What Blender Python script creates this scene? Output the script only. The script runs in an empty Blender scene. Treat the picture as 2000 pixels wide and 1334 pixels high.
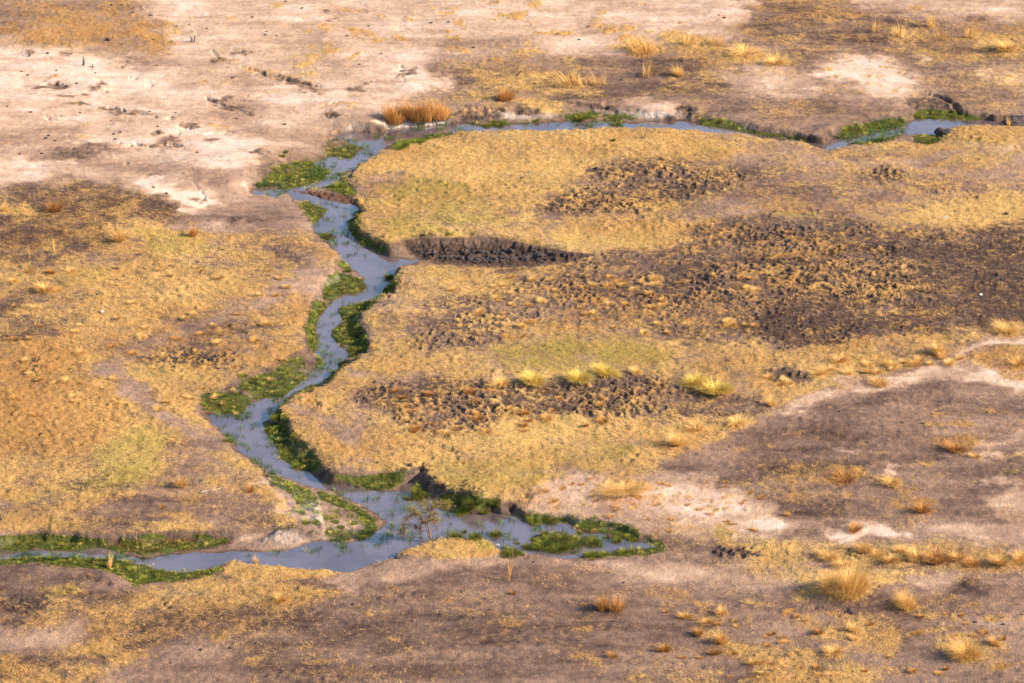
import bpy, math, random
import numpy as np
from mathutils import Vector
random.seed(7)
RNG = np.random.default_rng(11)
F = np.float32
# ------------------------------------------------------------------ camera, world, sun
CAM_H, PITCH, FPX = 82.0, math.radians(21.0), 7596.0
SC = bpy.context.scene
COL = SC.collection
cam = bpy.data.cameras.new('camera')
cam.sensor_width = 36.0
cam.lens = FPX / 2000 * 36
cam.clip_start, cam.clip_end = 1.0, 20000.0
cam_o = bpy.data.objects.new('camera', cam)
cam_o.location = (0, 0, CAM_H)
cam_o.rotation_euler = (math.pi / 2 - PITCH, 0, 0)
COL.objects.link(cam_o)
SC.camera = cam_o

SUN_EL, SUN_ROT = math.radians(28), math.radians(104)      # rotation clockwise from +Y
w = bpy.data.worlds.new('World')
SC.world = w
w.use_nodes = True
nt = w.node_tree
bg = nt.nodes['Background']
sky = nt.nodes.new('ShaderNodeTexSky')
sky.sky_type = 'NISHITA'
sky.sun_disc = False
sky.sun_elevation, sky.sun_rotation = SUN_EL, SUN_ROT
sky.air_density, sky.dust_density = 1.0, 0.7
nt.links.new(sky.outputs[0], bg.inputs[0])
bg.inputs[1].default_value = 0.115
sd = Vector((math.sin(SUN_ROT) * math.cos(SUN_EL), math.cos(SUN_ROT) * math.cos(SUN_EL), math.sin(SUN_EL)))
sun = bpy.data.lights.new('sun', 'SUN')
sun.energy, sun.angle, sun.color = 5.0, math.radians(0.7), (1.0, 0.81, 0.59)
sun_o = bpy.data.objects.new('sun', sun)
sun_o.rotation_euler = sd.to_track_quat('Z', 'Y').to_euler()
sun_o.location = (150, 100, 120)
COL.objects.link(sun_o)
SC.view_settings.view_transform = 'Standard'
SC.view_settings.look = 'None'
SC.view_settings.exposure = 1.02
SC.render.resolution_x, SC.render.resolution_y = 1024, 683
SC.render.engine = 'CYCLES'

# ------------------------------------------------------------------ projection helpers
cp, sp = math.cos(PITCH), math.sin(PITCH)

def unproj(u, v, z=0.0):
    dx = (np.asarray(u, float) - 1000)
    dv = 667 - np.asarray(v, float)
    dy = cp * FPX + sp * dv
    dz = -sp * FPX + cp * dv
    t = (z - CAM_H) / dz
    return dx * t, dy * t

def proj(x, y, z):
    zz = z - CAM_H
    dep = y * cp - zz * sp
    up = y * sp + zz * cp
    return 1000 + x / dep * FPX, 667 - up / dep * FPX, dep

# ------------------------------------------------------------------ noise
TAB = RNG.random((256, 256)).astype(F)

def vn(x, y, s=0):
    x = x + s * 17.31; y = y + s * 9.77
    xi = np.floor(x); yi = np.floor(y)
    fx = (x - xi).astype(F); fy = (y - yi).astype(F)
    xi = xi.astype(np.int32) & 255; yi = yi.astype(np.int32) & 255
    x1 = (xi + 1) & 255; y1 = (yi + 1) & 255
    fx = fx * fx * (3 - 2 * fx); fy = fy * fy * (3 - 2 * fy)
    a = TAB[yi, xi]; b = TAB[yi, x1]; c = TAB[y1, xi]; d = TAB[y1, x1]
    return a + (b - a) * fx + (c - a) * fy + (a - b - c + d) * fx * fy

def fbm(x, y, f, o=4, s=0, g=0.5):
    r = 0; a = 1.0; t = 0
    ca, sa = 0.8, 0.6
    x = x * f; y = y * f
    for i in range(o):
        r = r + a * vn(x, y, s + i * 3); t += a; a *= g
        x, y = (x * ca - y * sa) * 2.03, (x * sa + y * ca) * 2.03
    return (r / t).astype(F)

def sst(a, b, x):
    t = np.clip((x - a) / (b - a), 0, 1)
    return t * t * (3 - 2 * t)

# ------------------------------------------------------------------ cover maps, drawn over the plain
CW, CH = 1000, 667
CU, CV = np.meshgrid(np.arange(CW) * 2 + 1.0, np.arange(CH) * 2 + 1.0)
CU = CU.astype(F); CV = CV.astype(F)
MAP = {k: np.zeros((CH, CW), F) for k in ('straw', 'pale', 'gold', 'yg', 'mud', 'green', 'reed', 'rust', 'wet', 'rise', 'gentle', 'slump')}
MAP['pale'][:] = 0.45
MAP['straw'][:] = 0.2

def blur(a, r):
    r = int(max(1, r))
    for ax in (0, 1):
        for _ in range(2):
            p = np.pad(a, [(r + 1, r) if i == ax else (0, 0) for i in (0, 1)], mode='edge')
            c = np.cumsum(p, axis=ax, dtype=np.float64)
            n = a.shape[ax]
            hi = np.take(c, range(2 * r + 1, 2 * r + 1 + n), axis=ax)
            lo = np.take(c, range(0, n), axis=ax)
            a = ((hi - lo) / (2 * r + 1)).astype(F)
    return a

def inside(px, py, pts):
    ins = np.zeros(px.shape, bool)
    n = len(pts)
    for i in range(n):
        x0, y0 = pts[i][:2]; x1, y1 = pts[(i + 1) % n][:2]
        if y0 == y1: continue
        c = ((y0 > py) != (y1 > py)) & (px < (x1 - x0) * (py - y0) / (y1 - y0) + x0)
        ins ^= c
    return ins

def apply(sets, m, sl, op):
    for k, v in sets.items():
        M = MAP[k][sl]
        M += (v - M) * m * op

def P(pts, fe=14, op=1.0, **sets):
    us = [p[0] for p in pts]; vs = [p[1] for p in pts]
    a = 2 * fe + 4
    i0 = max(0, int((min(vs) - a) / 2)); i1 = min(CH, int((max(vs) + a) / 2) + 1)
    j0 = max(0, int((min(us) - a) / 2)); j1 = min(CW, int((max(us) + a) / 2) + 1)
    if i1 <= i0 or j1 <= j0: return
    sl = (slice(i0, i1), slice(j0, j1))
    m = inside(CU[sl], CV[sl], pts).astype(F)
    m = blur(m, fe / 4)
    apply(sets, m, sl, op)

def E(cx, cy, rx, ry, fe=0.5, op=1.0, rot=0.0, **sets):
    c, s = math.cos(rot), math.sin(rot)
    a = max(rx, ry) * (1 + fe) + 4
    i0 = max(0, int((cy - a) / 2)); i1 = min(CH, int((cy + a) / 2) + 1)
    j0 = max(0, int((cx - a) / 2)); j1 = min(CW, int((cx + a) / 2) + 1)
    if i1 <= i0 or j1 <= j0: return
    sl = (slice(i0, i1), slice(j0, j1))
    du = CU[sl] - cx; dv = CV[sl] - cy
    r = np.sqrt(((du * c + dv * s) / rx) ** 2 + ((dv * c - du * s) / ry) ** 2)
    apply(sets, 1 - sst(1 - fe, 1 + fe, r), sl, op)

def L(pts, wd, fe=6, op=1.0, **sets):
    us = [p[0] for p in pts]; vs = [p[1] for p in pts]
    a = wd + fe + 4
    i0 = max(0, int((min(vs) - a) / 2)); i1 = min(CH, int((max(vs) + a) / 2) + 1)
    j0 = max(0, int((min(us) - a) / 2)); j1 = min(CW, int((max(us) + a) / 2) + 1)
    if i1 <= i0 or j1 <= j0: return
    sl = (slice(i0, i1), slice(j0, j1))
    d = np.full(CU[sl].shape, 1e9, F)
    for (x0, y0), (x1, y1) in zip(pts[:-1], pts[1:]):
        d = np.minimum(d, segd(CU[sl], CV[sl] * 1.6, x0, y0 * 1.6, x1, y1 * 1.6))
    apply(sets, 1 - sst(wd / 2 - fe / 2, wd / 2 + fe, d), sl, op)

def segd(px, py, x0, y0, x1, y1):
    dx, dy = x1 - x0, y1 - y0
    q = dx * dx + dy * dy + 1e-12
    t = np.clip(((px - x0) * dx + (py - y0) * dy) / q, 0, 1)
    return np.hypot(px - x0 - t * dx, py - y0 - t * dy)

# ---- upper plain
P([(-20, -20), (1500, -20), (1470, 60), (1300, 80), (1250, 120), (900, 130), (760, 230), (640, 260), (520, 290), (480, 370), (600, 440), (440, 440), (330, 400), (0, 370)], 30, pale=0.74, straw=0.06)
P([(-20, -20), (260, -20), (300, 30), (345, 75), (330, 110), (200, 118), (120, 100), (0, 88)], 36, straw=0.42, gold=1.0, rust=.25, pale=0.45)
P([(-20, 95), (60, 92), (150, 105), (240, 128), (320, 165), (400, 185), (300, 182), (200, 170), (60, 185), (-20, 190)], 26, 0.75, pale=1.0, straw=0.03)
P([(-20, 190), (120, 200), (380, 220), (450, 250), (400, 290), (200, 300), (-20, 310)], 30, 0.8, pale=0.78)
P([(-20, 240), (90, 245), (170, 270), (130, 300), (-20, 300)], 24, 0.7, pale=0.55)
P([(150, 300), (260, 305), (420, 330), (470, 360), (300, 345), (180, 325)], 20, 0.75, pale=0.42)
P([(-20, 305), (60, 310), (130, 328), (100, 335), (0, 325)], 10, pale=0.95)
P([(380, 285), (420, 272), (500, 278), (512, 300), (470, 320), (400, 318)], 14, pale=0.95)
P([(260, 350), (330, 352), (400, 372), (440, 395), (410, 415), (320, 412), (360, 395), (290, 372)], 10, pale=1.0)
P([(320, 130), (410, 110), (470, 150), (520, 200), (480, 230), (400, 190)], 30, 0.6, pale=0.5, straw=0.15)
P([(330, 0), (420, 0), (380, 40), (330, 45)], 14, 0.7, pale=0.95)
P([(460, 80), (640, 90), (720, 140), (640, 160), (520, 140)], 30, 0.5, pale=0.5)
P([(545, 180), (640, 170), (720, 180), (640, 220), (560, 230)], 24, 0.5, pale=0.85)
P([(440, 205), (560, 230), (640, 258), (560, 300), (500, 285), (460, 250)], 24, 0.7, pale=0.6, straw=0.05, wet=0.0)
P([(770, 125), (820, 120), (845, 165), (800, 180), (760, 165)], 12, 0.9, pale=0.95)
P([(850, 155), (900, 165), (935, 178), (890, 178), (840, 165)], 8, 0.9, pale=0.95)
P([(820, 60), (1000, 70), (1100, 95), (1000, 130), (860, 120)], 30, 0.7, pale=0.5)
P([(840, 130), (1000, 120), (1130, 120), (1250, 95), (1420, 105), (1440, 130), (1420, 190), (1330, 200), (1200, 195), (1000, 190), (900, 170)], 24, pale=0.18, straw=0.3, gold=0.5)
P([(890, 140), (1000, 142), (1100, 145), (1180, 160), (1200, 180), (1100, 182), (980, 170)], 14, 0.9, straw=0.62, gold=0.4)
P([(1180, 80), (1240, 75), (1290, 85), (1300, 105), (1240, 108), (1190, 100)], 12, straw=0.75, gold=0.5)
P([(1290, 60), (1360, 70), (1440, 90), (1540, 105), (1570, 125), (1480, 125), (1400, 110), (1310, 90)], 12, straw=0.85, gold=0.35)
P([(1480, -20), (2020, -20), (2020, 110), (1850, 120), (1740, 120), (1560, 110), (1440, 85), (1470, 40)], 30, pale=0.22, straw=0.42, gold=0.6)
P([(1640, -20), (2020, -20), (2020, 45), (1850, 35), (1700, 22)], 22, pale=0.68, straw=0.08)
P([(1880, 66), (1940, 60), (2020, 75), (2020, 110), (1960, 108), (1900, 95)], 12, straw=0.85, gold=0.45)
P([(1820, 100), (1900, 105), (1930, 118), (1850, 125)], 10, straw=0.75, gold=0.4)
P([(1440, 125), (1520, 122), (1570, 140), (1620, 180), (1540, 190), (1450, 185), (1410, 160)], 28, 0.8, pale=0.8, straw=0.12)
P([(1590, 122), (1640, 112), (1720, 115), (1780, 140), (1800, 175), (1840, 192), (1740, 196), (1680, 185), (1640, 165), (1600, 150)], 22, 0.85, pale=1.0, straw=0.1)
P([(1780, 105), (1830, 108), (1850, 122), (1800, 120)], 8, pale=1.0, straw=0.15)
P([(1900, 140), (1960, 148), (2020, 160), (2020, 168), (1920, 165)], 10, 0.8, pale=0.9)
P([(1800, 130), (1900, 160), (2020, 170), (2020, 225), (1900, 215), (1840, 195)], 22, 0.9, pale=0.3, straw=0.3, gold=0.5)
P([(1380, 195), (1480, 190), (1640, 200), (1780, 195), (1720, 225), (1620, 240), (1540, 250), (1420, 228), (1350, 215)], 16, pale=0.3, straw=0.35, gold=0.45)
P([(1120, 195), (1250, 188), (1370, 205), (1360, 225), (1240, 218), (1130, 215)], 12, 0.9, pale=0.55, straw=0.08)
P([(1230, 188), (1300, 195), (1310, 215), (1250, 212)], 8, 0.9, pale=0.8)
P([(1010, 190), (1060, 195), (1100, 208), (1102, 222), (1060, 220), (1030, 208)], 8, straw=0.95, gold=0.3)
P([(930, 195), (980, 195), (1000, 205), (950, 208)], 8, straw=0.6, gold=0.6)
# small tan rings and mats on the upper plain
for (u, v, rx, ry) in [(985, 27, 18, 5), (1020, 28, 22, 7), (880, 30, 12, 3), (900, 42, 14, 4), (1010, 38, 12, 4), (1070, 65, 16, 5), (1108, 70, 20, 6), (1180, 26, 16, 5),
        (1178, 42, 16, 5), (1180, 57, 20, 7), (1222, 58, 22, 7), (1260, 62, 12, 3), (1225, 75, 16, 4), (900, 92, 28, 6), (1030, 104, 30, 9), (685, 58, 14, 4), (714, 66, 8, 3),
        (745, 29, 10, 3), (842, 12, 8, 2), (640, 100, 16, 6), (770, 75, 10, 3), (708, 106, 8, 3), (780, 78, 8, 3), (960, 120, 10, 2), (318, 43, 12, 4), (370, 33, 10, 3), (460, 38, 14, 3),
        (600, 108, 20, 6), (590, 122, 14, 4), (425, 246, 18, 5), (700, 60, 14, 4), (960, 0, 16, 3), (1260, 8, 12, 3), (1600, 10, 20, 4), (1790, 14, 14, 5), (1440, 55, 24, 6), (1480, 62, 20, 5), (550, 12, 14, 3), (630, 50, 8, 3), (880, 60, 8, 3), (410, 160, 10, 4)]:
    E(u, v, rx, ry, 0.35, 0.9, straw=0.72, gold=0.75)
for i in range(70):
    u = 560 + 900 * random.random(); v = 135 * random.random()
    E(u, v, random.uniform(4, 11), random.uniform(1.5, 3), 0.5, 0.9, straw=0.7, gold=0.7)
for i in range(60):
    u = random.uniform(1600, 1800); v = random.uniform(112, 190)
    E(u, v, random.uniform(4, 12), random.uniform(1.5, 3.2), 0.5, 0.9, straw=0.75, gold=0.6)
for i in range(50):
    u = random.uniform(0, 640); v = random.uniform(110, 350)
    E(u, v, random.uniform(4, 16), random.uniform(1.5, 3), 0.6, 0.8, straw=random.uniform(0.35, 0.7), gold=0.6)
# ---- left land
P([(-20, 380), (100, 360), (340, 380), (430, 440), (300, 430), (215, 445), (200, 500), (120, 540), (-20, 560)], 30, 0.0, straw=0)
P([(-20, 375), (60, 368), (180, 350), (270, 375), (360, 420), (300, 450), (220, 440), (210, 480), (130, 520), (-20, 540)], 20, pale=0.03, straw=0.3, gold=0.7)
P([(430, 380), (560, 390), (600, 430), (590, 450), (500, 460), (400, 440)], 16, pale=0.48, straw=0.04)
P([(-20, 395), (60, 400), (80, 430), (-20, 450)], 16, straw=0.7, gold=0.35)
P([(210, 430), (300, 425), (400, 450), (470, 460), (600, 455), (655, 500), (655, 530), (620, 580), (605, 640), (610, 665), (560, 710), (470, 745), (420, 770), (390, 800), (430, 850), (480, 900), (545, 960),
   (590, 1000), (560, 1030), (300, 1040), (-20, 1040), (-20, 530), (100, 520), (200, 480)], 22, straw=0.7, pale=0.28, gold=0.45)
P([(640, 500), (655, 510), (640, 550), (600, 590), (560, 600), (590, 540), (600, 500)], 18, 0.9, straw=0.25, pale=0.5)
P([(-20, 590), (60, 600), (130, 620), (100, 660), (-20, 670)], 24, 0.7, straw=0.45, pale=0.05)
P([(140, 400), (230, 400), (260, 440), (200, 470), (150, 450)], 20, 0.6, straw=0.25, pale=0.0)
P([(30, 480), (130, 480), (160, 510), (60, 530)], 20, 0.7, straw=0.4, pale=0.0)
P([(-20, 660), (160, 680), (220, 760), (260, 820), (180, 880), (-20, 900)], 30, 0.8, straw=0.85, gold=0.85, rust=0.1)
P([(100, 530), (400, 500), (480, 560), (440, 620), (250, 660), (120, 640)], 30, 0.8, gold=0.6, straw=0.85)
P([(270, 455), (340, 450), (410, 465), (400, 500), (330, 500), (280, 485)], 18, yg=0.65, straw=0.9)
P([(100, 530), (200, 520), (240, 560), (160, 580), (100, 560)], 20, 0.7, yg=0.35)
L([(560, 560), (480, 605), (400, 640), (310, 668), (225, 700), (210, 725), (255, 760), (300, 790), (330, 820), (390, 850), (420, 870)], 34, 20, 0.95, straw=0.06, pale=0.5)
E(365, 700, 85, 24, 0.4, mud=0.9, straw=0.5, gold=0.7)
E(62, 715, 28, 13, 0.5, mud=0.7, straw=0.5)
E(570, 500, 50, 14, 0.5, rot=0.45, mud=0.7, straw=0.4)
E(490, 640, 50, 14, 0.6, mud=0.6, straw=0.4)
E(200, 680, 60, 18, 0.7, 0.6, straw=0.35, pale=0.25, mud=0.2)
E(430, 620, 60, 14, 0.7, 0.6, straw=0.25, pale=0.5, rot=-0.4)
E(455, 660, 40, 10, 0.6, 0.7, yg=0.5)
E(345, 735, 90, 10, 0.6, 0.8, yg=0.45, mud=0.0, straw=0.85)
P([(300, 860), (380, 870), (440, 900), (500, 940), (560, 990), (540, 1020), (420, 1020), (200, 1020), (170, 1000), (240, 965), (310, 945), (330, 900)], 20, 0.9, straw=0.24, pale=0.3, gold=0.5)
P([(-20, 1000), (90, 990), (200, 960), (250, 975), (160, 1010), (140, 1040), (-20, 1045)], 14, straw=0.8, gold=0.4)
P([(250, 1025), (400, 1018), (420, 1035), (250, 1040)], 6, straw=0.85, gold=0.5)
E(350, 1010, 60, 8, 0.6, straw=0.7, gold=0.5)
P([(185, 880), (230, 850), (260, 832), (300, 838), (330, 860), (315, 900), (280, 945), (240, 962), (150, 962), (120, 975), (20, 992), (20, 975), (80, 962), (170, 945), (190, 915)], 20, yg=0.75, straw=0.9, gold=0.0)
E(20, 935, 90, 28, 0.6, 0.6, yg=0.3, straw=0.9)
E(470, 940, 60, 22, 0.6, 0.7, straw=0.45, gold=0.7)
E(590, 610, 20, 40, 0.6, 0.8, straw=0.75, gold=0.6)
P([(500, 720), (560, 690), (600, 660), (605, 680), (560, 715), (480, 745)], 10, straw=0.75, gold=0.6)
# ---- eastern peninsula
P([(700, 320), (760, 290), (900, 255), (1300, 252), (1440, 258), (1580, 275), (1700, 285), (1900, 245), (2020, 240), (2020, 700), (1850, 720), (1600, 780), (1400, 870), (1100, 990), (960, 975), (830, 915),
   (640, 915), (560, 850), (550, 780), (650, 720), (720, 660), (710, 600), (780, 530), (850, 512), (700, 470), (700, 400)], 10, straw=0.75, pale=0.35, gold=0.35)
P([(700, 330), (900, 262), (1300, 258), (1560, 285), (1480, 300), (1250, 305), (1140, 325), (1060, 385), (1050, 420), (880, 350), (740, 350)], 14, straw=0.97, gold=0.15)
P([(690, 330), (740, 345), (760, 375), (730, 400), (700, 385)], 10, 0.9, straw=0.25, pale=0.45)
E(770, 345, 40, 14, 0.5, 0.7, straw=0.3, pale=0.42)
P([(1440, 290), (1600, 285), (1800, 290), (2020, 270), (2020, 380), (1850, 390), (1730, 420), (1560, 400), (1480, 350)], 24, straw=0.5, pale=0.42, gold=0.45)
P([(1880, 275), (2020, 282), (2020, 292), (1900, 290)], 8, 0.8, straw=0.2, pale=0.75)
P([(1840, 255), (2020, 245), (2020, 270), (1860, 272)], 10, straw=0.9, gold=0.2)
P([(730, 360), (830, 350), (900, 380), (960, 400), (1000, 440), (900, 440), (780, 400)], 18, 0.9, yg=0.7, straw=0.9)
L([(810, 350), (880, 365), (940, 390), (960, 410)], 14, 10, 0.8, yg=1.0, green=.35)
L([(740, 400), (800, 385), (860, 400), (900, 430)], 24, 16, 0.6, yg=.6)
E(880, 420, 30, 12, .6, .6, green=.35, yg=1)
P([(740, 430), (800, 420), (870, 445), (960, 460), (1050, 470), (1110, 490), (1040, 482), (960, 458), (860, 462), (760, 468)], 8, 0.9, yg=0.7, green=0.3, straw=0.8)
P([(860, 430), (960, 440), (1000, 460), (900, 462)], 12, 0.6, straw=0.4, pale=0.35)
P([(1070, 462), (1200, 455), (1320, 448), (1352, 465), (1280, 490), (1150, 495), (1100, 482)], 8, straw=1.0, gold=0.05, yg=0.15)
P([(1740, 425), (1850, 400), (2020, 372), (2020, 425), (1900, 445), (1820, 440)], 14, straw=1.0, gold=0.1)
# trampled mud
P([(1140, 322), (1250, 310), (1330, 318), (1380, 330), (1320, 340), (1210, 345), (1150, 352)], 10, mud=0.95, straw=0.45, gold=0.5)
P([(1060, 390), (1110, 372), (1250, 345), (1400, 330), (1480, 335), (1450, 352), (1380, 375), (1330, 400), (1250, 410), (1140, 420), (1060, 412)], 10, mud=0.85, straw=0.5, gold=0.5)
L([(1060, 380), (1180, 362), (1290, 345), (1400, 330), (1480, 322)], 12, 8, 0.8, mud=0.1, straw=0.15, pale=0.4)
E(1720, 342, 45, 14, 0.5, mud=0.9, straw=0.45)
E(1450, 345, 60, 12, 0.5, mud=0.6)
E(1870, 375, 60, 14, 0.7, mud=0.4, straw=0.4)
P([(1280, 405), (1420, 400), (1500, 415), (1460, 430), (1330, 425)], 10, 0.9, straw=0.15, pale=0.5, mud=0.2)
P([(1360, 430), (1500, 415), (1620, 410), (1690, 430), (1760, 455), (1700, 470), (1500, 490), (1400, 505), (1180, 505), (1150, 495), (1300, 480)], 14, mud=0.75, straw=0.5, gold=0.6)
E(1560, 424, 50, 8, 0.6, 0.9, yg=0.8, green=0.25, mud=0.2, straw=0.8)
P([(1580, 495), (1650, 480), (1750, 475), (1780, 490), (1740, 510), (1650, 515)], 14, mud=1.0, straw=0.1)
P([(1300, 530), (1480, 500), (1600, 500), (1780, 520), (1800, 560), (1700, 600), (1560, 590), (1480, 640), (1300, 650), (1150, 620), (1080, 590), (1100, 555)], 24, mud=0.8, straw=0.52, gold=0.6)
P([(1080, 505), (1300, 500), (1580, 480), (1800, 450), (2020, 440), (2020, 640), (1700, 690), (1400, 670), (1150, 640), (1000, 600), (880, 600), (860, 575), (1000, 540)], 30, 0.55, mud=0.75, straw=0.42, gold=0.7)
P([(1160, 320), (1500, 310), (1700, 330), (1760, 420), (1500, 400), (1250, 440), (1040, 440), (1030, 400)], 26, 0.5, mud=0.5, straw=0.45, pale=0.3)
P([(1760, 455), (2020, 435), (2020, 600), (1900, 630), (1800, 620), (1780, 560)], 24, mud=0.45, straw=0.3, gold=0.6, pale=0.02)
P([(1480, 600), (1600, 580), (1740, 600), (1880, 615), (1850, 650), (1700, 660), (1560, 700), (1480, 660)], 18, mud=0.4, straw=0.3, pale=0.02, gold=0.5)
P([(1850, 520), (2020, 500), (2020, 620), (1880, 640)], 24, mud=0.25, straw=0.1, pale=0.12)
L([(1310, 528), (1400, 512), (1500, 505), (1600, 505)], 14, 8, 0.9, mud=0.2, straw=0.1, pale=0.08)
L([(1500, 500), (1640, 480), (1800, 462), (1900, 448)], 10, 8, 0.7, mud=0.1, straw=0.6, pale=0.3)
P([(820, 600), (900, 575), (1000, 560), (1090, 580), (1080, 620), (1000, 640), (1000, 680), (900, 685), (790, 680), (785, 655), (850, 640)], 16, mud=0.65, straw=0.5, gold=0.4)
P([(1000, 640), (1100, 650), (1200, 640), (1180, 680), (1050, 690)], 20, 0.6, mud=0.4)
P([(960, 680), (1100, 665), (1250, 665), (1320, 690), (1300, 715), (1200, 715), (1080, 725), (990, 720)], 16, yg=0.7, straw=0.95, gold=0.7, mud=0.05)
P([(690, 760), (740, 740), (850, 735), (980, 742), (1120, 745), (1250, 735), (1300, 735), (1340, 760), (1420, 770), (1490, 775), (1500, 800), (1440, 815), (1250, 815), (1120, 812),
   (1000, 820), (930, 845), (860, 850), (780, 830), (760, 800), (700, 795)], 18, mud=0.85, straw=0.4, gold=0.6, pale=.35)
P([(760, 800), (860, 780), (900, 810), (860, 845), (790, 830)], 14, 0.8, mud=0.55, straw=0.65, rust=0.4, gold=0.7)
P([(960, 760), (1200, 750), (1250, 790), (1000, 810)], 20, 0.7, straw=0.18, mud=.85)
P([(1240, 770), (1460, 780), (1480, 805), (1260, 812)], 10, 0.7, yg=0.5, straw=0.5, mud=0.4, pale=0.2)
E(770, 560, 60, 30, 0.7, 0.7, yg=0.2, straw=0.9, gold=0.3)
E(840, 540, 60, 14, 0.7, 0.7, yg=0.5, straw=0.85)
L([(560, 790), (620, 800), (660, 850), (720, 900)], 18, 20, 0.8, straw=0.35, pale=0.5)
E(660, 850, 40, 14, .7, .7, straw=.25, pale=.5, rot=.5)
E(850, 620, 60, 30, .8, .5, gold=.8, straw=.6)
E(1150, 290, 200, 14, .8, .5, gold=.7, straw=.75)
E(1000, 380, 60, 30, .8, .5, gold=.7, straw=.8)
L([(690, 720), (730, 740), (700, 800), (690, 850)], 14, 20, 0.8, straw=0.35, pale=0.5)
P([(840, 515), (960, 522), (1060, 518), (1000, 540), (900, 535)], 14, 0.85, straw=0.35, pale=0.15, yg=0.3)
P([(920, 850), (1000, 830), (1100, 815), (1160, 820), (1100, 850), (1000, 880), (930, 875)], 12, straw=1.0, yg=0.35, gold=0.05)
P([(800, 900), (1000, 890), (1180, 860), (1260, 870), (1120, 930), (1020, 950), (960, 975), (890, 955), (840, 915)], 14, 0.9, yg=0.65, straw=0.92, gold=0.5)
E(1160, 880, 90, 22, 0.6, 0.6, mud=0.35, rot=-0.25)
P([(1500, 690), (1700, 660), (1860, 655), (1880, 690), (1800, 710), (1620, 750), (1520, 790), (1480, 770), (1480, 710)], 12, straw=0.85, gold=0.45, mud=0.1)
P([(1500, 725), (1560, 722), (1600, 740), (1550, 752), (1500, 745)], 8, mud=0.95, straw=0.2)
P([(1270, 830), (1400, 820), (1500, 800), (1520, 808), (1400, 865), (1280, 900), (1250, 870)], 12, straw=0.95, gold=0.35)
P([(1900, 690), (2020, 680), (2020, 745), (1940, 745)], 10, straw=0.75, gold=0.7, rust=0.3)
P([(1940, 630), (2020, 625), (2020, 655), (1950, 655)], 8, straw=0.85, gold=0.3)
# ---- mauve lobe in the east
P([(1510, 805), (1600, 765), (1700, 748), (1850, 700), (1900, 740), (2020, 780), (2020, 1020), (1860, 1020), (1700, 1010), (1540, 1000), (1480, 960), (1340, 930), (1300, 900), (1400, 862)], 14, straw=0.08, pale=0.28, mud=0.0, gold=0.6)
P([(1450, 840), (1560, 830), (1700, 850), (1760, 900), (1640, 940), (1500, 930), (1420, 880)], 30, 0.7, pale=0.1, straw=0.2)
P([(1620, 800), (1850, 780), (2020, 800), (2020, 850), (1800, 840)], 30, 0.5, pale=0.42)
E(1600, 855, 60, 22, 0.7, 0.8, straw=0.45, gold=0.5)
E(1690, 870, 60, 22, 0.7, 0.4, straw=0.4, gold=0.5)
E(1860, 868, 55, 18, 0.5, straw=0.6, gold=0.95, rust=0.5)
E(1650, 930, 50, 14, 0.5, straw=0.7, gold=0.8, rust=0.35)
E(1740, 938, 34, 12, 0.5, straw=0.7, gold=0.6)
E(1800, 905, 18, 8, 0.5, straw=0.7, gold=0.7)
E(1790, 985, 44, 18, 0.5, straw=0.7, gold=0.8, rust=0.3)
E(1770, 1015, 50, 14, 0.6, straw=0.5, gold=0.7)
E(1620, 1005, 30, 10, 0.6, straw=0.6, gold=0.7)
E(1940, 880, 16, 6, 0.5, straw=0.8, gold=0.8)
P([(1900, 965), (2020, 960), (2020, 1030), (1960, 1020)], 12, 0.7, straw=0.25, pale=0.75)
L([(1515, 806), (1560, 785), (1610, 762)], 10, 21, 0.75, pale=0.9, straw=0.1)
L([(1640, 748), (1665, 742), (1700, 758), (1760, 745), (1830, 715), (1880, 695), (1910, 672), (1960, 665), (2020, 672)], 11, 24, 0.75, pale=0.9, straw=0.1)
L([(1780, 740), (1850, 725), (1920, 740), (2020, 772)], 14, 24, 0.75, pale=0.9, straw=0.1)
L([(1900, 720), (1960, 735), (2020, 765)], 14, 24, 0.75, pale=0.9, straw=0.1)
L([(1925, 866), (1960, 860), (2020, 848)], 10, 22, 0.75, pale=0.9, straw=0.1)
L([(1935, 885), (1980, 892)], 10, 22, 0.75, pale=0.9, straw=0.1)
L([(1930, 938), (1975, 948)], 14, 22, 0.75, pale=0.9, straw=0.1)
L([(1930, 660), (2020, 672)], 10, 21, 0.75, pale=0.9, straw=0.1)
L([(1830, 632), (1870, 630)], 8, 21, 0.75, pale=0.9, straw=0.1)
L([(1740, 918), (1755, 922)], 10, 21, 0.75, pale=0.9, straw=0.1)
L([(1630, 876), (1670, 882)], 7, 21, 0.75, pale=0.9, straw=0.1)
# pale pan
P([(1030, 950), (1100, 920), (1200, 925), (1330, 925), (1430, 955), (1500, 975), (1535, 1005), (1510, 1045), (1440, 1055), (1350, 1045), (1290, 1010), (1190, 1000), (1110, 990), (1030, 975)], 30, pale=0.72, straw=0.08, gold=0.7)
P([(1290, 945), (1400, 955), (1490, 985), (1500, 1000), (1400, 985), (1300, 975)], 20, 0.6, pale=1.0)
P([(1440, 1010), (1520, 1010), (1505, 1045), (1440, 1045)], 12, 0.7, pale=0.95)
E(1220, 948, 48, 14, 0.3, straw=0.98, gold=0.2)
for i in range(120):
    u = random.gauss(1270, 120); v = random.gauss(975, 24)
    E(u, v, random.uniform(4, 10), random.uniform(2, 3.5), 0.5, 0.9, straw=0.7, gold=random.uniform(0.4, 0.8))
P([(1340, 1030), (1420, 1020), (1440, 1050), (1370, 1062)], 12, 0.8, yg=0.7, straw=0.5)
P([(1360, 890), (1460, 920), (1560, 950), (1600, 990), (1560, 1010), (1500, 965), (1400, 935)], 18, 0.8, pale=0.25, straw=0.35, gold=0.6)
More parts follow.
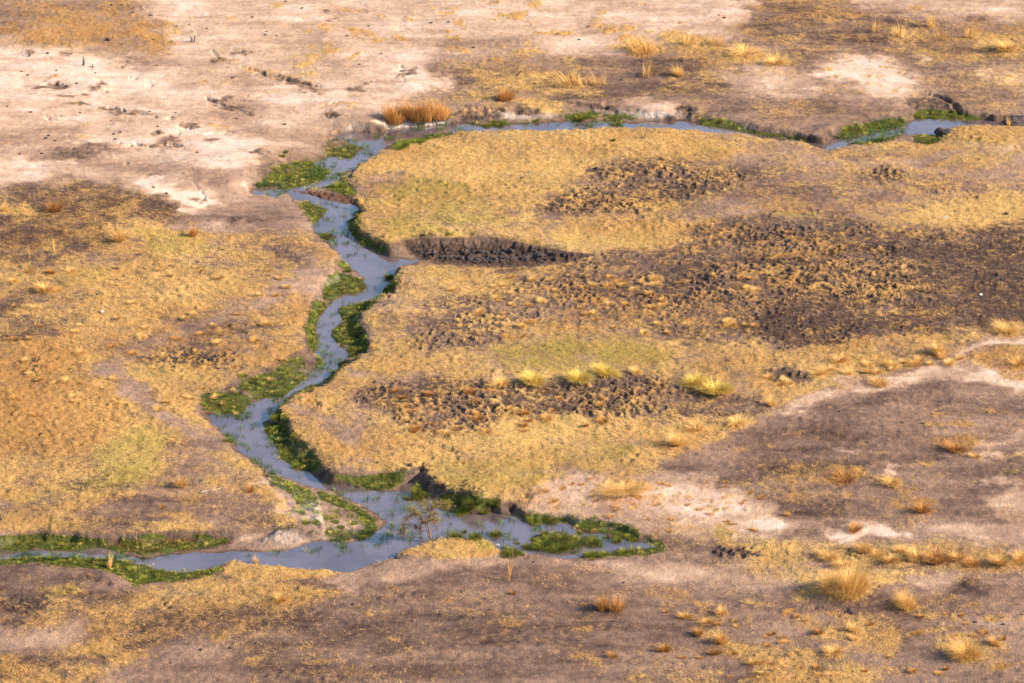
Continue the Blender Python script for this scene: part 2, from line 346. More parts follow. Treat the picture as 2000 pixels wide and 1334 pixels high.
P([(1540, 960), (1650, 965), (1680, 990), (1640, 1015), (1560, 1020), (1530, 990)], 20, 0.8, pale=0.08, straw=0.2)
P([(1590, 1040), (1640, 1022), (1700, 1018), (1770, 1030), (1790, 1045), (1700, 1055), (1620, 1056)], 8, pale=1.0, straw=0.05)
P([(1800, 1020), (1900, 1015), (2020, 1030), (2020, 1060), (1900, 1060), (1800, 1045)], 16, 0.8, pale=0.75, straw=0.15, gold=0.5)
P([(1060, 1040), (1300, 1040), (1400, 1060), (1420, 1085), (1320, 1085)], 14, 0.7, pale=0.35, straw=0.1)
P([(1400, 1060), (1600, 1060), (1780, 1062), (1900, 1060), (2020, 1075), (2020, 1118), (1850, 1120), (1700, 1110), (1640, 1100), (1500, 1100), (1420, 1085)], 12, straw=0.85, gold=0.5, pale=0.4)
P([(1380, 1070), (1440, 1062), (1490, 1075), (1460, 1088), (1400, 1086)], 8, mud=0.9, straw=0.2)
E(1660, 1080, 60, 12, 0.5, 0.8, mud=0.7, gold=0.8)
# ---- southern land
P([(-20, 1108), (70, 1101), (196, 1112), (260, 1145), (420, 1124), (470, 1092), (600, 1105), (700, 1110), (780, 1090), (1000, 1090), (1300, 1080), (1500, 1100), (1640, 1150), (1760, 1180), (2020, 1130), (2020, 1360), (-20, 1360)], 10, pale=0.3, straw=0.08, gold=0.7, mud=0)
P([(640, 1120), (780, 1095), (960, 1092), (1040, 1100), (900, 1110), (760, 1140), (660, 1160)], 14, 0.9, pale=0.68, straw=0.08)
P([(560, 1180), (700, 1150), (1000, 1110), (1100, 1120), (1250, 1170), (1160, 1240), (900, 1300), (560, 1340), (500, 1260)], 40, 0.6, pale=0.14)
P([(700, 1200), (900, 1170), (960, 1200), (800, 1240)], 40, 0.5, pale=0.34)
P([(1080, 1095), (1300, 1085), (1440, 1110), (1560, 1140), (1640, 1180), (1560, 1170), (1440, 1140), (1320, 1145), (1200, 1125)], 26, 0.75, pale=0.72, straw=0.1)
P([(1390, 1085), (1560, 1100), (1660, 1150), (1600, 1165), (1480, 1130), (1390, 1110)], 14, straw=0.55, gold=0.4, pale=0.5)
P([(1560, 1110), (1700, 1110), (1850, 1125), (1900, 1135), (1760, 1135), (1720, 1140), (1660, 1180), (1600, 1165), (1550, 1140)], 10, straw=0.9, gold=0.3)
P([(-20, 1150), (120, 1150), (250, 1160), (380, 1130), (480, 1110), (500, 1130), (640, 1150), (620, 1175), (460, 1200), (380, 1230), (330, 1270), (180, 1360), (-20, 1360)], 24, straw=0.62, gold=0.75, pale=0.15)
P([(430, 1105), (470, 1092), (560, 1100), (650, 1108), (670, 1122), (560, 1130), (440, 1128)], 8, straw=0.95, gold=0.45, rust=0.1)
P([(280, 1150), (400, 1130), (560, 1135), (440, 1155), (300, 1175)], 14, straw=0.75, gold=0.3, pale=0.4)
P([(-20, 1225), (90, 1222), (180, 1210), (160, 1235), (110, 1262), (40, 1275), (-20, 1275)], 24, straw=0.1, pale=0.52)
P([(0, 1112), (160, 1110), (220, 1128), (180, 1150), (0, 1140)], 14, 0.85, straw=0.2, pale=0.3)
E(40, 1180, 60, 20, 0.5, mud=0.9, straw=0.35)
P([(60, 1145), (150, 1142), (160, 1160), (80, 1170)], 8, 0.9, yg=0.8, straw=0.8)
P([(220, 1180), (330, 1180), (460, 1195), (420, 1230), (300, 1240), (200, 1220)], 30, 0.6, pale=0.02, straw=0.4, rust=0.1)
P([(380, 1180), (500, 1170), (640, 1190), (560, 1230), (430, 1240)], 24, 0.5, straw=0.2, pale=0.05)
E(540, 1160, 100, 14, 0.6, straw=0.65, gold=0.7)
E(20, 1310, 60, 20, 0.6, 0.7, straw=0.5, pale=0.0, gold=0.9)
P([(1350, 1175), (1420, 1180), (1440, 1200), (1400, 1240), (1480, 1262), (1620, 1270), (1700, 1300), (1720, 1360), (1380, 1360), (1480, 1310), (1410, 1280), (1360, 1240)], 14, straw=0.8, gold=0.55, pale=0.2)
P([(1260, 1150), (1340, 1150), (1360, 1180), (1280, 1190)], 14, 0.8, straw=0.45, gold=0.6)
P([(1540, 1210), (1700, 1200), (1760, 1230), (1720, 1300), (1640, 1270), (1560, 1240)], 18, 0.9, straw=0.55, gold=0.6)
P([(1240, 1290), (1400, 1270), (1380, 1360), (1200, 1360)], 22, 0.8, straw=0.5, gold=0.65)
E(1800, 1185, 50, 22, 0.4, straw=0.8, gold=0.5)
E(1900, 1265, 60, 24, 0.5, straw=0.65, gold=0.7)
E(1780, 1300, 60, 16, 0.6, 0.8, straw=0.45, gold=0.6)
P([(1850, 1190), (2020, 1180), (2020, 1300), (1900, 1230)], 24, 0.6, pale=0.5)
P([(1640, 1190), (1740, 1150), (1860, 1160), (1860, 1190), (1740, 1200)], 16, 0.8, pale=0.1, straw=0.15)
P([(1860, 1140), (1930, 1140), (1950, 1160), (1880, 1170)], 10, 0.9, pale=0.05, straw=0.05)
P([(1760, 1128), (1860, 1128), (1860, 1140), (1780, 1145)], 8, 0.8, pale=0.8, straw=0.1)
for i in range(90):
    u = random.uniform(380, 1350); v = random.uniform(1150, 1334)
    E(u, v, random.uniform(6, 20), random.uniform(2.5, 6), 0.7, 0.6, straw=random.uniform(0.35, 0.6), gold=0.85)
for i in range(90):
    u = random.uniform(1300, 2000); v = random.uniform(1140, 1334)
    E(u, v, random.uniform(8, 28), random.uniform(3, 8), 0.7, 0.8, straw=random.uniform(0.45, 0.8), gold=random.uniform(.4, .8))
for i in range(80):
    u = random.uniform(1380, 2000); v = random.uniform(800, 1050)
    E(u, v, random.uniform(6, 20), random.uniform(2.5, 6), 0.7, 0.7, straw=random.uniform(0.4, 0.7), gold=0.75)
# ---- inside the channel: green shelves and reeds standing in the water
P([(-20, 1046), (0, 1046), (30, 1050), (30, 1076), (-20, 1076)], 3, green=1.0)
P([(-20, 1048), (80, 1042), (160, 1048), (212, 1052), (208, 1070), (130, 1076), (70, 1070), (30, 1082), (-20, 1092)], 5, green=1.0)
P([(205, 1052), (300, 1050), (420, 1046), (470, 1052), (440, 1070), (330, 1082), (260, 1084), (215, 1074)], 8, green=0.42, wet=1, rust=0.3)
for (u, v, rx, ry) in [(230, 1072, 24, 7), (262, 1066, 20, 6), (322, 1070, 30, 9), (360, 1068, 24, 7), (285, 1078, 16, 5), (400, 1062, 22, 6), (430, 1056, 16, 5), (300, 1048, 30, 6), (395, 1046, 20, 5), (250, 1056, 14, 5)]:
    E(u, v, rx, ry, 0.4, green=0.95)
P([(-20, 1085), (40, 1086), (100, 1088), (200, 1086), (240, 1092), (280, 1100), (340, 1116), (420, 1112), (440, 1106), (430, 1122), (350, 1134), (300, 1140), (265, 1143), (235, 1125), (200, 1112), (130, 1106), (70, 1100), (-20, 1106)], 5, green=1.0, yg=0.4)
P([(30, 1076), (100, 1078), (180, 1080), (240, 1084), (300, 1092), (240, 1096), (140, 1094), (40, 1092)], 5, reed=0.55)
P([(550, 1000), (575, 990), (540, 950), (505, 915), (525, 915), (560, 935), (620, 955), (690, 985), (735, 1020), (742, 1040), (735, 1050), (680, 1060), (640, 1058), (600, 1035)], 4, pale=0.62, straw=0.02, green=0.12)
P([(520, 925), (560, 938), (610, 958), (625, 985), (610, 1000), (590, 992), (570, 965), (540, 950)], 4, green=0.9, yg=0.3)
P([(620, 955), (680, 978), (720, 1005), (740, 1030), (735, 1052), (700, 1056), (690, 1045), (715, 1030), (690, 1000), (650, 985), (622, 975)], 4, green=0.8, yg=0.4)
P([(640, 1030), (690, 1036), (700, 1056), (660, 1060), (630, 1048)], 5, green=0.6, yg=0.3)
for (u, v) in [(640, 1012), (655, 1020), (620, 1022), (665, 1030), (690, 1022), (702, 1012), (575, 1035), (560, 1035), (620, 1000), (588, 1000), (600, 1022)]:
    E(u, v, 9, 4, 0.5, green=0.9, yg=0.6)
P([(455, 1048), (520, 1040), (580, 1030), (600, 1045), (600, 1062), (550, 1076), (490, 1078), (440, 1074)], 6, pale=0.6, straw=0.0, green=0.0)
for (u, v, rx, ry) in [(710, 965, 16, 6), (740, 978, 12, 5), (722, 985, 14, 5), (770, 1010, 18, 8), (775, 1016, 22, 7), (758, 1030, 16, 8), (750, 1042, 14, 6), (795, 1050, 28, 9), (748, 1058, 10, 4), (740, 960, 10, 5), (760, 1000, 10, 5), (706, 978, 10, 6), (648, 932, 10, 3), (660, 1058, 14, 5)]:
    E(u, v, rx, ry, 0.5, reed=0.75)
P([(645, 925), (700, 930), (760, 922), (795, 918), (788, 940), (765, 955), (730, 957), (700, 948), (660, 938)], 4, green=1.0)
P([(850, 968), (880, 962), (930, 968), (960, 975), (985, 985), (960, 996), (930, 1000), (900, 992), (868, 984)], 5, green=0.95, yg=0.3)
P([(1025, 1003), (1062, 1002), (1085, 1012), (1070, 1020), (1035, 1017)], 4, green=1.0, yg=0.4)
P([(1065, 1008), (1110, 1008), (1170, 1016), (1230, 1022), (1254, 1042), (1245, 1050), (1190, 1042), (1140, 1036), (1112, 1022), (1068, 1018)], 4, green=1.0, yg=0.2)
P([(1190, 1042), (1215, 1045), (1212, 1056), (1198, 1058)], 4, green=1.0)
P([(1035, 1050), (1052, 1046), (1090, 1040), (1140, 1050), (1138, 1060), (1118, 1072), (1090, 1076), (1060, 1070), (1038, 1062)], 3, green=1.0, yg=0.4)
P([(1140, 1042), (1170, 1046), (1176, 1056), (1155, 1062), (1142, 1056)], 3, green=0.9)
P([(985, 1066), (1025, 1062), (1045, 1074), (1010, 1086), (980, 1084)], 4, green=0.95)
P([(1135, 1078), (1175, 1074), (1200, 1078), (1240, 1068), (1290, 1060), (1308, 1074), (1270, 1082), (1200, 1088), (1140, 1090)], 4, green=0.85)
P([(1245, 1045), (1290, 1052), (1304, 1072), (1280, 1070), (1262, 1055)], 5, green=0.6)
P([(1048, 1076), (1090, 1076), (1102, 1088), (1055, 1088)], 3, straw=1.0, gold=0.3, green=0.0)
P([(795, 1068), (842, 1058), (870, 1050), (950, 1050), (972, 1070), (970, 1086), (860, 1090), (780, 1086)], 4, straw=1.0, gold=0.45, green=0.0, pale=0.4)
P([(905, 1052), (960, 1056), (968, 1075), (930, 1080)], 5, 0.8, yg=0.7)
P([(868, 1036), (900, 1034), (960, 1045), (955, 1052), (870, 1050)], 3, green=0.9)
P([(800, 940), (818, 942), (835, 962), (830, 972), (800, 968)], 3, green=0.95)
P([(512, 830), (530, 826), (560, 830), (590, 860), (625, 895), (632, 915), (610, 922), (575, 915), (545, 895), (525, 868), (515, 848)], 4, green=1.0, yg=0.25)
P([(540, 826), (565, 838), (600, 870), (622, 895), (600, 880), (565, 850)], 4, 0.7, rust=0.5, green=0.4)
P([(392, 772), (416, 765), (470, 766), (490, 778), (482, 805), (430, 810), (400, 800)], 6, green=0.95)
P([(468, 748), (500, 738), (545, 732), (590, 745), (560, 770), (540, 790), (505, 786), (490, 770), (470, 762)], 8, green=0.8, wet=1)
P([(470, 740), (520, 725), (570, 700), (600, 690), (595, 712), (540, 745), (480, 752)], 6, green=0.6, yg=0.6)
P([(580, 735), (620, 735), (660, 712), (680, 712), (650, 740), (610, 760), (570, 770), (555, 785), (545, 800), (535, 790), (555, 765)], 4, green=1.0, yg=0.2)
P([(520, 802), (548, 798), (566, 808), (562, 826), (540, 824)], 4, green=1.0)
P([(428, 845), (450, 842), (462, 858), (448, 872), (436, 858)], 5, green=0.6, reed=0.6, yg=0.4)
P([(486, 895), (520, 905), (560, 922), (540, 932), (505, 915)], 4, reed=0.6)
for (u, v, rx, ry) in [(498, 812, 26, 7), (470, 818, 22, 5), (520, 812, 16, 8), (455, 812, 22, 5), (528, 880, 10, 8), (522, 860, 10, 12), (480, 832, 22, 4), (560, 926, 16, 5)]:
    E(u, v, rx, ry, 0.6, reed=0.45)
P([(598, 560), (615, 585), (600, 625), (602, 655), (610, 690), (590, 700), (560, 700), (595, 672), (592, 632), (600, 600)], 5, 0.8, rust=0.3, wet=1)
P([(612, 585), (635, 590), (640, 600), (622, 622), (618, 650), (622, 675), (612, 690), (600, 672), (598, 640), (612, 608)], 4, green=1.0)
P([(634, 545), (655, 530), (690, 540), (715, 550), (722, 565), (700, 575), (668, 575), (645, 590), (625, 580)], 4, green=0.85, wet=1, yg=0.2)
P([(660, 505), (680, 515), (690, 528), (675, 526), (660, 520)], 3, green=0.9, yg=0.4)
P([(752, 535), (775, 530), (772, 570), (745, 578), (735, 592), (705, 612), (705, 640), (722, 665), (712, 690), (690, 700), (672, 690), (680, 676), (655, 670), (648, 655), (660, 620), (665, 600), (700, 590), (735, 575), (748, 558)], 4, green=1.0, yg=0.15)
P([(620, 690), (660, 690), (680, 702), (650, 730), (620, 748), (590, 735), (612, 712)], 5, reed=0.6, green=0.25)
E(630, 712, 16, 14, 0.5, green=0.9, yg=0.5)
E(572, 730, 26, 12, 0.5, green=0.6, yg=0.7)
P([(580, 370), (640, 374), (690, 387), (700, 398), (680, 400), (640, 390), (595, 388)], 8, rust=0.9, wet=1, green=0.0, mud=0.8)
P([(498, 362), (520, 345), (545, 320), (600, 315), (640, 320), (655, 345), (662, 362), (640, 368), (590, 366), (565, 374), (530, 380), (505, 374)], 5, green=0.95, yg=0.25)
P([(510, 345), (540, 318), (600, 316), (590, 345), (530, 350)], 10, 0.8, green=0.55, yg=0.5, rust=0.25)
P([(500, 362), (560, 362), (565, 376), (520, 380)], 4, reed=1.0, green=0.3)
P([(600, 330), (650, 322), (665, 345), (620, 358)], 6, reed=0.6)
P([(650, 345), (680, 352), (692, 366), (670, 376), (640, 370)], 4, green=1.0, yg=0.6)
P([(655, 345), (690, 330), (700, 350), (700, 380), (680, 372)], 8, 0.6, green=0.5, yg=0.5)
P([(645, 290), (680, 275), (712, 290), (700, 312), (670, 312), (625, 306)], 8, green=0.6, wet=1, rust=0.2, yg=0.2)
P([(660, 300), (690, 300), (690, 314), (665, 314)], 4, green=0.9)
P([(675, 328), (700, 318), (700, 328), (680, 336)], 3, green=1.0, yg=0.5)
P([(585, 394), (620, 392), (650, 405), (640, 425), (615, 440), (598, 432), (592, 412)], 5, green=0.7, yg=0.4, rust=0.15)
for (u, v, rx, ry) in [(635, 440, 20, 5), (642, 462, 24, 9), (675, 492, 12, 5), (640, 400, 14, 4), (660, 432, 10, 4), (708, 280, 12, 5), (725, 290, 12, 5), (672, 596, 10, 5), (650, 640, 8, 8)]:
    E(u, v, rx, ry, 0.5, reed=0.8)
P([(672, 425), (700, 412), (712, 430), (705, 455), (735, 470), (760, 480), (755, 498), (725, 492), (700, 480), (680, 462)], 5, green=0.8, rust=0.15)
P([(760, 288), (765, 280), (805, 270), (860, 262), (890, 258), (880, 265), (830, 276), (800, 288)], 3, green=1.0, yg=0.5)
P([(895, 240), (930, 244), (985, 240), (1000, 246), (940, 250), (900, 248)], 4, green=0.7, yg=0.4)
P([(955, 238), (990, 236), (995, 246), (960, 248)], 3, green=1.0, yg=0.3)
P([(1100, 224), (1165, 218), (1172, 230), (1130, 234), (1102, 232)], 4, green=1.0, yg=0.4)
P([(1175, 220), (1245, 224), (1250, 234), (1190, 232)], 4, green=0.95, yg=0.3)
P([(1170, 236), (1215, 234), (1225, 246), (1180, 248)], 4, green=0.9, reed=0.5)
P([(1050, 240), (1170, 236), (1250, 242), (1240, 250), (1100, 252)], 6, reed=0.3)
P([(1355, 238), (1370, 230), (1430, 236), (1480, 256), (1560, 268), (1590, 274), (1560, 278), (1470, 262), (1380, 248)], 4, green=0.75, wet=1)
P([(1640, 262), (1650, 245), (1690, 240), (1735, 230), (1775, 238), (1768, 262), (1740, 272), (1700, 284), (1665, 280), (1640, 272)], 4, green=1.0, reed=0.8)
P([(1640, 262), (1650, 246), (1690, 240), (1700, 255), (1670, 268)], 6, 0.8, yg=0.6, rust=0.2)
P([(1780, 225), (1800, 214), (1870, 216), (1910, 228), (1925, 236), (1870, 238), (1790, 234)], 4, green=0.95)
P([(1780, 268), (1810, 262), (1845, 262), (1850, 272), (1820, 278), (1785, 272)], 4, green=0.95)
P([(1620, 288), (1640, 282), (1645, 288), (1625, 294)], 3, green=0.9, yg=0.4)
P([(780, 470), (830, 464), (940, 462), (1010, 472), (1080, 488), (1160, 498), (1100, 512), (1000, 520), (900, 516), (820, 508)], 6, mud=1.0, wet=1, straw=0.0, pale=0.0, green=0.0)
P([(1060, 476), (1100, 482), (1120, 494), (1080, 492)], 5, 0.8, green=0.5, yg=0.4)
P([(735, 238), (760, 232), (885, 230), (888, 240), (760, 250)], 3, pale=1.0, straw=0.0)
P([(1560, 1360), (1700, 1360), (1600, 1280), (1460, 1262)], 10, 0.4, gold=0.4)
P([(800, 902), (835, 900), (880, 935), (935, 950), (940, 975), (880, 970), (840, 960), (815, 930)], 5, 0.9, mud=1.0)  # shade under the overhanging cut bank, put into the mud colour
P([(745, 565), (775, 530), (785, 560), (770, 590), (735, 600)], 6, 0.7, mud=0.8)
P([(640, 905), (665, 925), (640, 930)], 4, 0.8, mud=0.9)
P([(1775, 190), (1860, 195), (1860, 216), (1775, 214)], 4, 0.9, mud=0.9)  # left-facing bank: its shade is painted in with the mud tone
P([(870, 190), (1400, 185), (1660, 215), (1800, 190), (2020, 190), (2020, 236), (1780, 236), (1650, 262), (1560, 270), (1380, 244), (1260, 236), (1100, 236), (880, 242)], 6, gentle=1.0)
P([(480, 240), (690, 240), (690, 262), (650, 300), (600, 330), (500, 330)], 6, gentle=1.0)
P([(500, 380), (610, 385), (625, 440), (590, 450)], 6, gentle=1.0)
P([(670, 330), (720, 320), (760, 470), (700, 480)], 6, gentle=0.8)
P([(520, 920), (620, 960), (640, 1070), (440, 1070), (560, 1020)], 6, gentle=1.0)
P([(600, 660), (560, 740), (380, 800), (380, 750)], 8, gentle=0.8)
P([(1000, 985), (1310, 1060), (1300, 1080), (1100, 1030), (990, 1000)], 6, gentle=0.7)
P([(600, 800), (660, 900), (600, 900), (560, 840)], 6, gentle=0.7)
for (u, v, rx, ry) in [(700, 250, 40, 8), (1010, 226, 50, 7), (1080, 225, 24, 5), (1270, 225, 40, 9), (1300, 215, 30, 10)]:
    E(u, v, rx, ry, 0.8, 0.6, pale=.85, straw=0.0)
for (u, v, rx, ry) in [(905, 218, 16, 6), (945, 214, 12, 4), (975, 212, 16, 4), (1035, 218, 26, 6), (1140, 205, 20, 5), (1180, 208, 24, 5), (1345, 222, 12, 5), (1335, 212, 20, 5), (650, 226, 10, 4), (920, 230, 20, 5), (960, 228, 20, 4)]:
    E(u, v, rx, ry, 0.6, 0.8, mud=0.8, pale=0.1, rise=-.2)
P([(1060, 520), (1300, 490), (1600, 470), (1760, 470), (1850, 560), (1780, 640), (1560, 690), (1350, 665), (1100, 630)], 30, 0.45, mud=0.85, straw=0.48, gold=0.9, rust=.25)
P([(1180, 490), (1400, 440), (1640, 420), (1740, 450), (1600, 480), (1350, 510)], 16, 0.5, mud=0.8, straw=0.45, gold=.9)
P([(1560, 500), (1650, 472), (1790, 478), (2020, 455), (2020, 600), (1840, 600), (1800, 520), (1700, 505)], 20, 0.6, mud=0.6, straw=0.12, pale=0.0)
P([(1120, 325), (1260, 308), (1340, 318), (1480, 330), (1440, 370), (1330, 400), (1240, 412), (1050, 415), (1050, 395), (1180, 350)], 12, 0.5, mud=0.9, straw=0.42, gold=.8)
for (u, v, rx, ry) in [(105, 166, 20, 6), (160, 183, 18, 2), (197, 162, 14, 5), (210, 211, 26, 5), (150, 202, 22, 3), (285, 224, 28, 4), (240, 220, 10, 4), (320, 282, 20, 7), (277, 283, 14, 4), (310, 262, 12, 5), (385, 249, 14, 4), (410, 276, 20, 5), (640, 226, 12, 6), (50, 100, 10, 4), (140, 106, 9, 3), (470, 100, 16, 4), (640, 28, 14, 3), (420, 197, 14, 4), (455, 208, 14, 4), (480, 221, 8, 4),
        (515, 140, 14, 4), (560, 154, 16, 5), (590, 163, 16, 5), (612, 168, 18, 4), (425, 116, 14, 5), (440, 122, 14, 4), (385, 392, 16, 5), (475, 430, 22, 7), (300, 345, 14, 3), (500, 298, 14, 4), (140, 300, 60, 8), (690, 173, 14, 5), (795, 140, 8, 10)]:
    E(u, v, rx, ry, 0.8, 0.7, mud=0.75, pale=0.1)  # dark smudges; along the upper-left gully its shadow side is painted in
for (u, v, rx, ry) in [(430, 120, 14, 5), (480, 138, 26, 5), (570, 150, 30, 4), (620, 160, 20, 4), (680, 205, 24, 3), (130, 199, 24, 4), (430, 244, 16, 3)]:
    E(u, v, rx, ry, 0.7, 0.8, straw=0.6, gold=0.9)
P([(640, 270), (740, 260), (880, 240), (1260, 240), (1260, 252), (900, 262), (740, 296), (690, 330), (640, 330)], 4, 0.5, reed=0.12)
P([(620, 400), (700, 408), (690, 470), (720, 500), (700, 520), (640, 480)], 4, 0.8, reed=0.2)
P([(600, 590), (680, 590), (690, 700), (600, 760), (540, 800), (420, 820), (520, 880), (600, 940), (540, 920), (430, 850), (420, 805), (560, 770), (610, 700)], 4, 0.7, reed=0.14)
P([(620, 940), (800, 950), (860, 990), (1000, 1000), (1280, 1060), (1140, 1080), (780, 1060), (700, 1080), (280, 1100), (280, 1090), (600, 1070), (740, 1040), (720, 1000)], 4, 0.5, reed=0.13)
P([(-20, 540), (120, 520), (200, 600), (160, 720), (60, 760), (-20, 700)], 30, 0.4, straw=0.45, pale=0.1)
P([(300, 620), (480, 570), (560, 640), (450, 740), (330, 740)], 24, 0.4, straw=0.5, pale=.35)
P([(140, 540), (420, 470), (520, 520), (420, 600), (200, 620)], 24, 0.4, gold=0.2, straw=.85)
P([(740, 440), (1130, 450), (1150, 500), (760, 500)], 8, slump=1.0)
P([(890, 185), (1370, 185), (1370, 240), (890, 240)], 8, slump=.3)
P([(600, 312), (660, 300), (668, 345), (640, 352), (600, 345)], 5, 0.8, green=.8, reed=.6)
P([(640, 372), (670, 360), (695, 372), (700, 386), (660, 382)], 5, 0.8, green=.9, yg=.7)
P([(500, 318), (545, 305), (600, 312), (600, 335), (520, 345)], 8, 0.7, yg=.9, rust=.3)
P([(770, 462), (830, 455), (960, 452), (1010, 466), (950, 478), (830, 480)], 5, 0.7, mud=.35, pale=.25, wet=0)
P([(300, 480), (640, 500), (600, 640), (580, 700), (420, 700), (200, 700), (0, 660), (0, 560)], 40, 0.4, gold=.65)
P([(1400, 300), (1560, 288), (1880, 300), (2020, 300), (2020, 365), (1850, 385), (1720, 415), (1600, 400), (1440, 410), (1250, 430), (1060, 440), (1030, 415), (1300, 400), (1460, 360)], 24, 0.65, straw=0.3, gold=.6, pale=.38)
P([(1700, 470), (2020, 440), (2020, 625), (1860, 635), (1600, 660), (1450, 665), (1560, 610), (1780, 590), (1790, 520)], 22, 0.7, straw=0.1, pale=0.02, mud=.45)
P([(1000, 580), (1300, 600), (1500, 560), (1480, 620), (1300, 650), (1000, 640)], 30, 0.4, straw=.7, gold=.7, mud=.3)
P([(-20, 400), (60, 440), (200, 390), (330, 410), (350, 435), (240, 425), (210, 450), (190, 490), (120, 510), (-20, 520)], 20, 0.7, straw=.2, pale=0.0, gold=.8)
P([(1740, 425), (1850, 402), (2020, 374), (2020, 425), (1900, 442), (1820, 438)], 10, .8, straw=1.0, gold=0.05)
P([(1080, 462), (1200, 455), (1320, 448), (1352, 465), (1280, 488), (1150, 493), (1100, 482)], 8, .9, straw=1.0, gold=0.05, yg=0.15, mud=0)
P([(1065, 1012), (1130, 1010), (1180, 1018), (1215, 1030), (1190, 1040), (1110, 1024)], 3, 0.45, green=0.2, reed=.2)
P([(835, 965), (985, 985), (985, 1000), (850, 985)], 3, 0.4, green=0.2)
P([(575, 860), (625, 900), (640, 915), (600, 910), (560, 870)], 4, 0.5, green=0.3)
# eroded gullies and low swells (metres)
for pts, wd, dp in [([(405, 98), (430, 118), (470, 132), (505, 140), (540, 152), (580, 160), (625, 170)], 4, -0.06), ([(502, 136), (530, 146), (560, 154), (615, 168)], 5, -0.2),
        ([(455, 98), (482, 103)], 4, -0.05), ([(185, 208), (235, 214)], 6, -0.18), ([(265, 222), (310, 230), (345, 234)], 4, -0.15), ([(630, 210), (672, 202)], 3, -0.2), ([(410, 195), (460, 210), (485, 222)], 4, -0.18), ([(400, 262), (450, 258)], 3, -0.15),
        ([(1810, 182), (1860, 200), (1880, 212)], 5, -0.4), ([(780, 128), (795, 160)], 4, -0.06), ([(85, 165), (120, 167)], 6, -0.15), ([(312, 280), (350, 284)], 7, -0.22), ([(265, 281), (288, 283)], 4, -0.2), ([(640, 226), (650, 228)], 6, -0.25),
        ([(380, 355), (395, 392)], 3, -0.05), ([(470, 425), (500, 438)], 4, -0.12), ([(1020, 965), (1040, 972)], 4, -0.2), ([(1600, 1190), (1660, 1196)], 6, -0.1), ([(150, 1125), (215, 1140)], 7, -0.1)]:
    L(pts, wd, 4, rise=dp)
E(1740, 1165, 90, 22, 0.8, rise=0.28)
E(1915, 1150, 45, 16, 0.8, rise=0.3)
E(1090, 210, 60, 14, 0.8, rise=0.12)
E(1650, 1160, 60, 20, 0.8, rise=0.2)
E(1190, 1180, 60, 16, 0.9, rise=0.08)
for i in range(26):
    u = random.uniform(60, 620); v = random.uniform(120, 340)
    E(u, v, random.uniform(5, 14), random.uniform(1.5, 3), 0.5, 0.8, rise=-random.uniform(0.08, 0.2))

def samp(k, u, v):
    M = MAP[k]
    u = np.abs(u) ; u = np.where((u // 2000) % 2 > 0, 2000 - u % 2000, u % 2000)
    v = np.abs(v) ; v = np.where((v // 1334) % 2 > 0, 1334 - v % 1334, v % 1334)
    fx = np.clip(u / 2 - 0.5, 0, CW - 1.001); fy = np.clip(v / 2 - 0.5, 0, CH - 1.001)
    x = fx.astype(np.int32); y = fy.astype(np.int32)
    fx = (fx - x).astype(F); fy = (fy - y).astype(F)
    return (M[y, x] * (1 - fx) + M[y, x + 1] * fx) * (1 - fy) + (M[y + 1, x] * (1 - fx) + M[y + 1, x + 1] * fx) * fy

